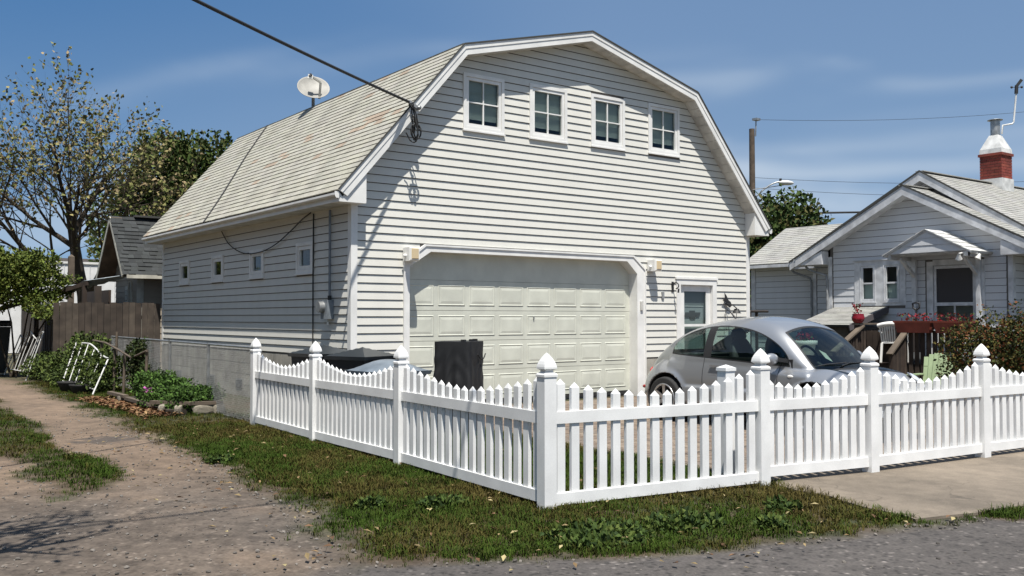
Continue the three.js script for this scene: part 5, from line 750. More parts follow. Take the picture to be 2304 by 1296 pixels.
{
  const t = thing('glazed_pot', 'round red glazed pot with red plant on the deck corner post', 'flower pot', [19.0, 1.372, -12.42]); part(t, 'pot', new Soup().add(lathe([[0.0, 0], [0.085, 0], [0.13, 0.06], [0.145, 0.12], [0.12, 0.185], [0.135, 0.21], [0.12, 0.21], [0.1, 0.18], [0, 0.17]], 28, Mx(19, 1.372, -12.42))), M.redGlaze); flowers(t, 18.98, 1.57, -12.44, 90, [0.16, 0.18], 0.22, 3, RED, 'plant');
  for (const [z, lab, sd] of [[-11.02, 'long terracotta rail planter with red flowers next to the white chair', 5], [-10.14, 'long terracotta rail planter half hidden by the round bush', 6]]) {
    const p = thing('rail_planter', lab, 'planter', [18.95, 1.16, z], { group: 'planters on the deck rail' }), r = (k, y, w) => [V(18.93 - w, y, z - k), V(18.93 + w, y, z - k), V(18.93 + w, y, z + k), V(18.93 - w, y, z + k)];
    part(p, 'trough', new Soup().hexa([...r(0.36, 1.17, 0.08), ...r(0.41, 1.385, 0.115)]), M.terracotta); part(p, 'rim', new Soup().hexa([...r(0.425, 1.385, 0.13), ...r(0.43, 1.425, 0.135)]), M.terracotta); flowers(p, 18.93, 1.41, z, 120, [0.2, 0.78], 0.16, sd, RED); part(p, 'hook', new Soup().bb(19.04, 19.09, 1.2, 1.31, z - 0.3, z - 0.26), M.black);
  }
  const c = thing('plastic_chair', 'white plastic garden chair at the head of the deck stair', 'chair', [19.35, 0.5, -11.75], { local: true, turn: -1.2 });
  const bk = []; const N = 11; for (let i = 0; i < N; i++) { const u = i / (N - 1) * 2 - 1, tp = 0.92 - 0.05 * u * u, x = u * 0.23, sl = new Soup(); if (i % 2 === 0 || true) sl.hexa([V(x - 0.015, 0.46, 0.20 - 0.05 * u * u), V(x + 0.015, 0.46, 0.20 - 0.05 * u * u), V(x + 0.015, 0.46, 0.212 - 0.05 * u * u), V(x - 0.015, 0.46, 0.212 - 0.05 * u * u), V(x * 1.12 - 0.015, tp - 0.1, 0.30 - 0.06 * u * u), V(x * 1.12 + 0.015, tp - 0.1, 0.30 - 0.06 * u * u), V(x * 1.12 + 0.015, tp - 0.1, 0.312 - 0.06 * u * u), V(x * 1.12 - 0.015, tp - 0.1, 0.312 - 0.06 * u * u)]); part(c, 'back_slat', sl, M.plastic); }
  part(c, 'top_rail', new Soup().tube(Array.from({ length: 13 }, (_, i) => { const u = i / 6 - 1; return V(u * 0.29, 0.86 - 0.05 * u * u, 0.31 - 0.06 * u * u); }), 0.05, 8), M.plastic); part(c, 'seat', new Soup().box(0, 0.44, 0, 0.46, 0.03, 0.44), M.plastic); for (const [x, z] of [[-0.22, -0.2], [0.22, -0.2], [-0.22, 0.22], [0.22, 0.22]]) part(c, 'leg', new Soup().bar(V(x * 1.1, 0, z * 1.15), V(x, 0.43, z), 0.045, 0.045, V(1, 0, 0)), M.plastic); for (const s of [-1, 1]) part(c, 'armrest', new Soup().tube([V(s * 0.25, 0.44, -0.2), V(s * 0.27, 0.64, -0.16), V(s * 0.28, 0.66, 0.05), V(s * 0.27, 0.70, 0.24)], 0.022, 7), M.plastic);
  const sh = thing('shovel', 'black D-handled shovel standing up behind the rail planter', 'shovel', [19.25, 0.5, -11.15]); part(sh, 'shaft', new Soup().tube([V(19.25, 0.5, -11.15), V(19.22, 1.66, -11.15)], 0.02, 8), M.black); part(sh, 'grip', new Soup().tube([V(19.22, 1.66, -11.15), V(19.22, 1.70, -11.22), V(19.22, 1.80, -11.23), V(19.22, 1.82, -11.15), V(19.22, 1.80, -11.07), V(19.22, 1.70, -11.08), V(19.22, 1.66, -11.15)], 0.021, 7), M.black); part(sh, 'blade', new Soup().bb(19.23, 19.27, 0.5, 0.74, -11.25, -11.05), M.grey);
  // green slatted garden chair on the ground before the deck
  const g = thing('adirondack_chair', 'pale green slatted garden chair in front of the deck beside the bush', 'chair', [16.2, 0, -9.15], { local: true, turn: 0.1 }); g.scale.setScalar(0.77);
  for (let i = 0; i < 6; i++) { const u = (i - 2.5) / 2.5, z = u * 0.28, tp = 1.10 - 0.10 * u * u; part(g, 'back_slat', new Soup().hexa([V(0.22, 0.30, z * 0.85 - 0.042), V(0.245, 0.30, z * 0.85 - 0.042), V(0.245, 0.30, z * 0.85 + 0.042), V(0.22, 0.30, z * 0.85 + 0.042), V(0.52, tp, z * 1.1 - 0.054), V(0.545, tp, z * 1.1 - 0.054), V(0.545, tp, z * 1.1 + 0.054), V(0.52, tp, z * 1.1 + 0.054)]), M.greenPlastic); }
  for (let i = 0; i < 5; i++) part(g, 'seat_slat', new Soup().bar(V(-0.35 + i * 0.125, 0.42 - i * 0.028, -0.28), V(-0.35 + i * 0.125, 0.42 - i * 0.028, 0.28), 0.11, 0.025), M.greenPlastic); for (const s of [-1, 1]) { part(g, 'armrest', new Soup().bb(-0.42, 0.40, 0.58, 0.61, s * 0.36 - 0.07, s * 0.36 + 0.07), M.greenPlastic); part(g, 'leg', new Soup().bb(-0.38, -0.30, 0, 0.58, s * 0.34 - 0.02, s * 0.34 + 0.02), M.greenPlastic); part(g, 'leg', new Soup().bar(V(-0.3, 0.38, s * 0.30), V(0.42, 0.04, s * 0.30), 0.03, 0.1), M.greenPlastic); } part(g, 'back_brace', new Soup().bb(0.42, 0.46, 0.72, 0.79, -0.33, 0.33), M.greenPlastic);
  solo('clothes_rod', new Soup().tube([V(16.6, 1.63, -13.6), V(18.2, 1.64, -14.3)], 0.03, 6).bb(17.33, 17.38, 0, 1.62, -13.97, -13.92), M.deckWood, 'dark horizontal rod on a thin stake between garage and bungalow', 'rod');
}

// ---------------------------------------------------------------- plants: leaf clouds, shrubs and branching trees
function leafCloud(n, blobs, size, cols, seed, o = {}) {                // leaves spread through ellipsoids, thickest near the skin
  const R = rng(seed), s = new Soup([1, 1, 1]), tot = blobs.reduce((a, b) => a + b[3] * b[4] * b[5], 0), G = () => (R() + R() + R() - 1.5) * 0.8;
  for (const b of blobs) {
    const k = Math.round(n * b[3] * b[4] * b[5] / tot);
    for (let i = 0; i < k; i++) {
      const d = V(R() * 2 - 1, R() * 2 - 1, R() * 2 - 1).normalize(); if (o.flat && d.y < -0.3) d.y *= 0.4; const clump = vnoise(d.x * 3 + b[0], d.y * 3 + d.z * 3 + b[1], seed), r = Math.pow(R(), 0.38) * (0.72 + 0.5 * clump);
      const p = V(b[0] + d.x * b[3] * r, b[1] + d.y * b[4] * r, b[2] + d.z * b[5] * r); if (p.y < 0.02) p.y = 0.02 + R() * 0.05;
      leaf(s, p, size * (0.6 + R() * 0.8), cols[R() * cols.length | 0], R, d);
    }
  }
  return s;
}
function leaf(s, p, l, c, R, out) {
  const k = 0.7 + R() * 0.6; s.col = c.map(v => v * k); const d = V(R() - 0.5, R() - 0.4, R() - 0.5).normalize().addScaledVector(out, 0.5).normalize(), e = V(R() - 0.5, R() - 0.5, R() - 0.5).cross(d).normalize(), u = V(0, 0, 0).crossVectors(d, e);
  const a = p.clone().addScaledVector(d, l), m = p.clone().addScaledVector(d, l * 0.45), f = l * 0.36; const b = m.clone().addScaledVector(e, f).addScaledVector(u, f * 0.35), g = m.clone().addScaledVector(e, -f).addScaledVector(u, f * 0.35); s.tri(p, b, a).tri(p, a, g);
}
function shrub(name, label, cat, base, blobs, n, size, cols, seed, group) {
  const t = thing(name, label, cat, base, { group }); part(t, 'foliage', leafCloud(n, blobs, size, cols, seed), M.leaf);
  const R = rng(seed + 1), s = new Soup(); for (let i = 0; i < 6; i++) { const b = blobs[i % blobs.length]; s.tube([V(base[0] + (R() - 0.5) * 0.2, 0, base[2] + (R() - 0.5) * 0.2), V(lerp(base[0], b[0], 0.5) + (R() - 0.5) * 0.2, b[1] * 0.55, lerp(base[2], b[2], 0.5)), V(b[0] + (R() - 0.5) * b[3], b[1] + b[4] * 0.3, b[2] + (R() - 0.5) * b[5])], [0.03, 0.02, 0.008], 5); } part(t, 'stem', s, M.bark); return t;
}
function branching(t, base, o) {                                       // trunk with limbs; returns twig tips
  const R = rng(o.seed), wood = new Soup(), tips = [];
  const grow = (p, d, len, r, lv) => {
    const n = lv === 0 ? 7 : 5, pts = [p.clone()], rad = [r], q = p.clone(), dir = d.clone(), end = r * (lv === 0 ? 0.55 : 0.35); 
    for (let i = 1; i <= n; i++) { dir.add(V((R() - 0.5) * o.wander, (R() - 0.5) * o.wander + o.lift * (lv > 0 ? 1 : 0.3), (R() - 0.5) * o.wander)).normalize(); q.addScaledVector(dir, len / n); pts.push(q.clone()); rad.push(lerp(r, end, i / n)); if (lv >= o.levels - 1) tips.push([q.clone(), dir.clone(), lv]); }
    wood.tube(pts, rad, lv === 0 ? 10 : lv === 1 ? 7 : lv === 2 ? 5 : 3, false);
    if (lv >= o.levels) return; const k = o.kids[lv];
    for (let i = 0; i < k; i++) { const f = lv === 0 ? lerp(o.first ?? 0.45, 1, (i + 0.5) / k) : lerp(0.2, 1, (i + R()) / k), at = Math.min(n, f * n), j = Math.floor(at), pp = pts[j].clone().lerp(pts[Math.min(j + 1, n)], at - j), a = (i * 2.4 + R() * 1.2), tilt = (o.tilt[lv] ?? 0.8) * (0.7 + R() * 0.6), ax = V(Math.cos(a), 0, Math.sin(a)); const nd = dir.clone().multiplyScalar(Math.cos(tilt)).addScaledVector(ax.addScaledVector(dir, -ax.dot(dir)).normalize(), Math.sin(tilt)).normalize(); grow(pp, nd, len * o.shrink * (0.75 + R() * 0.5) * (1.15 - 0.4 * f), lerp(r, end, f) * 0.62, lv + 1); }
  };
  grow(V(...base), V(...(o.dir ?? [0, 1, 0])).normalize(), o.height, o.radius, 0); part(t, 'trunk', wood, M.bark); return tips;
}
const GREEN = [[0.035, 0.06, 0.012], [0.05, 0.08, 0.016], [0.025, 0.045, 0.012], [0.07, 0.095, 0.02]];
// the tall tree coming into leaf beyond the garage's far corner
{
  const b = [8.2, 0, -37.5], t = thing('budding_tree', 'tall spreading tree with bare limbs and sparse new leaves beyond the shed', 'tree', b), R = rng(63), s = new Soup([1, 1, 1]);
  const cols = [[0.22, 0.19, 0.08], [0.16, 0.16, 0.055], [0.26, 0.20, 0.11], [0.11, 0.13, 0.035]];
  const tips = branching(t, b, { seed: 204, height: 5.4, radius: 0.27, levels: 4, kids: [7, 6, 5, 4], tilt: [0.72, 0.62, 0.7, 0.75], shrink: 0.80, wander: 0.26, lift: 0.045, first: 0.34 });
  for (const [p, d, lv] of tips) { const n = lv === 4 ? (R() < 0.75 ? 1 : 2) : (R() < 0.2 ? 1 : 0); for (let i = 0; i < n; i++) leaf(s, p.clone().add(V((R() - 0.5) * 0.2, (R() - 0.5) * 0.2, (R() - 0.5) * 0.2)), 0.10 + R() * 0.09, cols[R() * 4 | 0], R, d); }
  part(t, 'crown', s, M.leaf);
}
function fullTree(label, base, blobs, n, size, cols, seed, group, trunkH, rad = 0.2) { const t = thing('leafy_tree', label, 'tree', base, { group }); branching(t, base, { seed, height: trunkH, radius: rad, levels: 2, kids: [6, 4], tilt: [0.8, 0.7], shrink: 0.6, wander: 0.3, lift: 0.05 }); part(t, 'crown', leafCloud(n, blobs, size, cols, seed + 5), M.leaf); return t; }
fullTree('dense dark green tree rising behind the garage and the shed', [14.0, 0, -45.6], [[12.5, 6.0, -46.6, 2.0, 3.2, 2.0], [13.5, 8.4, -46, 2.1, 2.3, 2.0], [14.7, 8.2, -45.2, 2.0, 2.4, 2.0], [15.9, 7.2, -44.5, 1.8, 2.6, 1.9], [14.0, 5.0, -45.5, 2.6, 2.8, 2.4], [16.7, 8.3, -44.2, 1.3, 1.6, 1.3], [12.0, 4.4, -47, 1.6, 2.2, 1.6]], 26000, 0.22, [[0.040, 0.066, 0.014], [0.055, 0.082, 0.018], [0.085, 0.09, 0.024], [0.028, 0.044, 0.011]], 81, null, 5.4, 0.22);
fullTree('round green tree between the utility pole and the bungalow wing', [31.3, 0, -24.0], [[31.0, 4.4, -24, 2.0, 1.9, 2.0], [32.0, 5.3, -24, 1.5, 1.4, 1.5], [30.2, 3.3, -24.6, 1.7, 1.6, 1.7], [32.6, 4.0, -23.6, 1.3, 1.3, 1.3], [30.4, 5.4, -24.5, 1.2, 1.1, 1.2]], 9000, 0.20, [[0.035, 0.06, 0.014], [0.055, 0.085, 0.02], [0.09, 0.085, 0.03], [0.025, 0.045, 0.012]], 91, null, 3.4, 0.15);
// hedge-like bush beside the deck with reddish tips
shrub('round_bush', 'large round dark bush with reddish leaf tips beside the deck', 'bush', [16.1, 0, -7.7], [[16.0, 0.8, -7.75, 0.85, 0.85, 0.9], [16.4, 1.05, -7.3, 0.8, 0.75, 0.85], [15.75, 0.95, -8.15, 0.6, 0.6, 0.55], [16.7, 1.2, -6.9, 0.8, 0.6, 0.9], [16.9, 0.7, -6.6, 0.8, 0.7, 0.8]], 20000, 0.055, [[0.035, 0.042, 0.012], [0.05, 0.06, 0.016], [0.13, 0.05, 0.02], [0.09, 0.075, 0.02], [0.02, 0.028, 0.01]], 101);
// the sprawling evergreen at the alley
shrub('evergreen_shrub', 'sprawling yellow green shrub reaching over the old plank fence', 'shrub', [4.2, 0, -26.8], [[4.0, 2.5, -26.8, 0.95, 0.75, 1.0], [4.5, 2.75, -26.4, 0.7, 0.5, 0.7], [3.4, 2.4, -27.2, 0.9, 0.85, 0.9], [4.9, 2.25, -26.2, 0.6, 0.3, 0.5], [4.6, 1.85, -26.0, 0.55, 0.28, 0.5], [5.3, 2.5, -26.2, 0.4, 0.10, 0.22], [5.1, 2.05, -26.1, 0.35, 0.10, 0.22], [3.6, 3.1, -27, 0.5, 0.3, 0.5], [4.6, 1.6, -24.9, 0.4, 0.2, 0.5]], 15000, 0.085, [[0.10, 0.13, 0.022], [0.07, 0.10, 0.018], [0.05, 0.07, 0.014], [0.14, 0.16, 0.035]], 111);
// rambling plants between the alley and the fences
shrub('bramble', 'low rambling green plants under the white metal frames beside the alley', 'plants', [4.9, 0, -21.2], [[4.8, 0.4, -20.6, 0.45, 0.42, 0.9], [4.9, 0.5, -22.0, 0.5, 0.5, 0.9], [5.0, 0.6, -22.6, 0.5, 0.6, 0.6], [4.7, 0.35, -23.6, 0.5, 0.4, 0.9], [4.6, 0.3, -25.0, 0.5, 0.35, 0.9], [4.45, 0.25, -19.8, 0.25, 0.22, 0.4], [4.4, 0.22, -22.3, 0.3, 0.2, 0.8]], 14000, 0.07, [[0.06, 0.09, 0.02], [0.09, 0.12, 0.028], [0.04, 0.06, 0.015], [0.03, 0.045, 0.012]], 121);
shrub('climbing_vine', 'leafy vine climbing the chain-link fence at the garage back corner', 'vine', [5.25, 0, -19.4], [[5.25, 0.55, -19.6, 0.22, 0.5, 0.5], [5.25, 0.9, -19.2, 0.18, 0.22, 0.35], [5.3, 0.4, -18.9, 0.2, 0.35, 0.4]], 3200, 0.06, [[0.03, 0.05, 0.014], [0.05, 0.06, 0.02], [0.022, 0.034, 0.012]], 131);
{ // raised garden bed
  const t = thing('garden_bed', 'raised bed of bright green leaves edged with old timbers and stone', 'garden bed', [4.8, 0, -15.9]), R = rng(141);
  part(t, 'foliage', leafCloud(11000, [[4.75, 0.22, -15.0, 0.38, 0.22, 0.5], [4.8, 0.26, -15.9, 0.36, 0.26, 0.7], [4.85, 0.3, -16.9, 0.36, 0.28, 0.6], [4.45, 0.16, -15.6, 0.25, 0.2, 0.35], [5.1, 0.24, -14.9, 0.2, 0.2, 0.35]], 0.05, [[0.055, 0.11, 0.02], [0.075, 0.14, 0.028], [0.04, 0.08, 0.016], [0.03, 0.055, 0.014]], 142), M.leaf);
  flowers(t, 4.42, 0.26, -15.75, 26, [0.12, 0.3], 0.08, 8, [[0.5, 0.16, 0.4], [0.4, 0.1, 0.32]], 'pink_flowers'); part(t, 'soil', new Soup().bb(4.38, 5.2, 0, 0.09, -17.6, -14.62), mat(0.05, 0.038, 0.028, 0.95, { map: tBlock }));
  for (const [a, b, y] of [[V(4.32, 0, -15.25), V(4.72, 0, -14.55), 0.17], [V(4.72, 0, -14.55), V(5.18, 0, -14.5), 0.18], [V(4.34, 0, -17.9), V(4.36, 0, -16.9), 0.15], [V(4.36, 0, -16.85), V(4.33, 0, -15.3), 0.12]]) part(t, 'timber', new Soup().bar(a.clone().setY(y), b.clone().setY(y + (R() - 0.5) * 0.02), 0.09, 0.05), M.greyWood);
  for (const [x, z, w, a] of [[4.42, -14.98, 0.3, 1.05], [4.58, -14.70, 0.3, 1.0], [4.9, -14.53, 0.34, 0.1], [5.12, -14.5, 0.2, 0.05], [4.36, -17.2, 0.3, 1.5]]) { const st = new THREE.IcosahedronGeometry(1, 2), p = st.attributes.position; for (let i = 0; i < p.count; i++) { const v = V(p.getX(i), p.getY(i), p.getZ(i)), k = Math.pow(Math.abs(v.x) ** 4 + Math.abs(v.y) ** 4 + Math.abs(v.z) ** 4, -0.25) * (0.92 + 0.16 * vnoise(v.x * 3 + x * 9, v.y * 3 + v.z * 3, 7)); p.setXYZ(i, v.x * k, v.y * k, v.z * k); } st.computeVertexNormals(); part(t, 'stone', new Soup().add(st, Mx(x, 0.075, z, 0, a, 0, [w / 2, 0.08, 0.06])), M.stone); }
}
// ---------------------------------------------------------------- chain-link fence beside the garage
{
  const t = thing('chain_link_fence', 'grey chain-link fence with pipe posts between the alley and the garage wall', 'fence', [5.1, 0, -17.5]), p = z => V(lerp(5.0, 5.45, (z + 12.7) / -9.8), 0, z), zs = [-12.72, -14.95, -17.3, -19.7, -22.3];
  for (const z of zs) { const q = p(z); part(t, 'post', new Soup().tube([q.clone().setY(0), q.clone().setY(1.09)], 0.026, 10), M.galv); }
  for (let i = 0; i + 1 < zs.length; i++) part(t, 'top_rail', new Soup().tube([p(zs[i]).setY(1.07), p(zs[i + 1]).setY(1.07)], 0.018, 8), M.galv);
  const s = new Soup(), q = 0.062, r = 0.0026, y1 = 1.05, L = 9.58, P = (u, y) => p(-12.72 - u).setY(y).add(V(-0.012, 0, 0));
  for (let u = -y1; u < L; u += q) for (const k of [1, -1]) { const a = Math.max(0, u), b = Math.min(L, u + y1); if (b - a < 0.05) continue; const ya = k > 0 ? 0.02 + (a - u) : y1 - (a - u), yb = k > 0 ? 0.02 + (b - u) : y1 - (b - u); s.tube([P(a, clamp(ya, 0.02, y1)), P(b, clamp(yb, 0.02, y1))], r, 3, false); } const m = part(t, 'wire_mesh', s, M.galv); m.userData.kind = 'stuff';
  const w = thing('pipe_rail', 'bent weathered pipe strung on stakes above the garden bed', 'pipe rail', [5, 0, -20]); part(w, 'pipe', new Soup().tube([V(4.95, 1.0, -21.9), V(4.95, 0.97, -20.8), V(4.9, 0.86, -19.6), V(4.9, 0.74, -18.7)], 0.02, 7), M.greyWood); part(w, 'pipe', new Soup().tube([V(4.95, 0.76, -18.6), V(5.0, 0.88, -18.0)], 0.02, 7), M.greyWood);
  for (const [x, z, h] of [[4.95, -21.2, 1.0], [4.92, -20.0, 0.92], [4.93, -19.3, 0.8], [5.0, -18.05, 0.9], [5.1, -20.6, 1.2]]) part(w, 'stake', new Soup().tube([V(x, 0, z), V(x + 0.02, h, z)], 0.028, 6), M.greyWood);
}
// white metal bed-end frames leaning in the weeds
function metalFrame(label, p, q, top, lean, n, shape) {
  const t = thing('metal_frame', label, 'metal frame', [p[0], 0, p[1]], { group: 'white metal frames beside the alley' }), f = u => V(lerp(p[0], q[0], u), 0, lerp(p[1], q[1], u)), hi = u => f(u).add(V(lean[0], top * shape(u), lean[1]));
  part(t, 'top_bar', new Soup().tube(Array.from({ length: 22 }, (_, i) => hi(i / 21)), 0.017, 7), M.whiteMetal); for (let i = 0; i < n; i++) { const u = i / (n - 1), e = i === 0 || i === n - 1; part(t, e ? 'leg' : 'bar', new Soup().tube([e ? f(u) : f(u).lerp(hi(u), 0.16), hi(u)], e ? 0.017 : 0.012, 6), M.whiteMetal); } part(t, 'foot_bar', new Soup().tube([f(0).lerp(hi(0), 0.16), f(1).lerp(hi(1), 0.16)], 0.013, 6), M.whiteMetal);
}
metalFrame('white metal frame with arched top, propped against the bramble by the black tub', [4.36, -19.3], [4.25, -21.6], 0.95, [0.42, -0.55], 6, u => 0.72 + 0.28 * step(0, 0.62, u));
metalFrame('white metal frame with double arched top, far along the alley by the dark bin', [4.15, -24.9], [4.1, -27.7], 1.16, [0.35, 0.1], 9, u => 0.92 + 0.08 * Math.cos(u * Math.PI * 3.4));
{
  solo('rubber_tub', new Soup().add(lathe([[0.0, 0.0], [0.16, 0.0], [0.21, 0.17], [0.23, 0.18], [0.22, 0.16], [0.17, 0.03], [0, 0.02]], 24, Mx(4.3, 0.005, -19.9, 0, 0, 0))), M.rubber, 'low black rubber tub at the foot of the white frame', 'tub', 'black tubs'); solo('rubber_tub', new Soup().add(lathe([[0.0, 0.0], [0.18, 0.0], [0.24, 0.19], [0.26, 0.2], [0.25, 0.18], [0.19, 0.03], [0, 0.02]], 24, Mx(4.25, 0.005, -20.6))), M.rubber, 'low black rubber tub in the weeds behind another tub', 'tub', 'black tubs');
  const t = thing('wheeled_bin', 'tall dark wheeled bin standing under the evergreen shrub', 'trash bin', [3.9, 0, -28.2]); const r = (k, y) => [V(3.9 - k, y, -28.2 - k), V(3.9 + k, y, -28.2 - k), V(3.9 + k, y, -28.2 + k), V(3.9 - k, y, -28.2 + k)]; part(t, 'bin_body', new Soup().hexa([...r(0.28, 0.04), ...r(0.36, 1.25)]), M.binLid); part(t, 'lid', new Soup().hexa([...r(0.39, 1.26), ...r(0.34, 1.42)]), M.binLid); part(t, 'handle', new Soup().bar(V(3.55, 1.33, -27.82), V(4.25, 1.33, -27.82), 0.05, 0.05), M.black);
}
// ---------------------------------------------------------------- plank fence, shed and what lies beyond
{
  const pm = [[0.145, 0.125, 0.108], [0.12, 0.102, 0.088], [0.17, 0.15, 0.13], [0.105, 0.088, 0.076]].map(c => mat(...c, 0.92, { map: tWood }));
  const run = (t, a, b, h, seed) => { const R = rng(seed), A = V(a[0], 0, a[1]), d = V(b[0] - a[0], 0, b[1] - a[1]), L = d.length(); d.normalize(); const w = V(-d.z, 0, d.x); for (let u = 0; u < L - 0.05; u += 0.145) { const p = A.clone().addScaledVector(d, u + 0.07).addScaledVector(w, (R() - 0.5) * 0.015), hh = h + (R() - 0.5) * 0.05; part(t, 'plank', new Soup().bar(p.clone().setY(0.02), p.clone().addScaledVector(d, (R() - 0.5) * 0.01).setY(hh), 0.02, 0.136, d), pm[R() * 4 | 0]); } for (const y of [0.4, 1.5]) part(t, 'rail', new Soup().bar(A.clone().addScaledVector(w, 0.045).setY(y), A.clone().addScaledVector(d, L).addScaledVector(w, 0.045).setY(y), 0.05, 0.09), pm[1]); };
  const t = thing('plank_fence', 'grey brown vertical plank fence joining the garage back corner', 'fence', [5.8, 0, -23.4]); run(t, [6.62, -22.75], [4.55, -24.15], 1.84, 3); part(t, 'post', new Soup().bb(5.42, 5.56, 0, 2.25, -23.95, -23.81), pm[3]);
  const u = thing('plank_fence', 'older dark plank fence with gaps running on along the alley', 'fence', [5.05, 0, -28]); run(u, [4.95, -24.4], [5.2, -32], 1.72, 4);
  solo('fence_post', new Soup().bb(6.28, 6.44, 0, 3.35, -31.1, -30.94).hexa([V(6.28, 3.35, -31.1), V(6.44, 3.35, -31.1), V(6.44, 3.35, -30.94), V(6.28, 3.35, -30.94), V(6.35, 3.42, -31.03), V(6.37, 3.42, -31.03), V(6.37, 3.42, -31.01), V(6.35, 3.42, -31.01)]), M.greyWood, 'square weathered post standing before the white building', 'post');
  // lean-to with a corrugated roof
  const l = thing('lean_to', 'old lean-to with a sagging pale sheet roof behind the plank fence', 'lean-to', [5.3, 0, -26.5]), rs = new Soup(), a = V(5.55, 2.42, -25.2), b = V(3.9, 1.72, -28.6); for (let i = 0; i < 24; i++) { const f = (k, s) => a.clone().lerp(b, k / 24).add(V(s * 0.9, 0.03 * Math.sin(k * 1.6) + s * 0.16, s * 0.9)); rs.quad(f(i, 0), f(i + 1, 0), f(i + 1, 1), f(i, 1)); } part(l, 'sheet_roof', rs, mat(0.42, 0.47, 0.50, 0.55, { side: DS, map: tMetal })); part(l, 'beam', new Soup().bar(a.clone().add(V(0, -0.07, 0)), b.clone().add(V(0, -0.07, 0)), 0.06, 0.1), M.deckWood); for (const q of [[5.5, -25.3, 2.3], [4.7, -26.9, 2.0], [4.0, -28.4, 1.65]]) part(l, 'post', new Soup().bb(q[0] - 0.05, q[0] + 0.05, 0, q[2], q[1] - 0.05, q[1] + 0.05), M.deckWood); part(l, 'rear_wall', new Soup().bb(6.1, 6.16, 0, 2.2, -28, -25.4), M.deckWood);
}
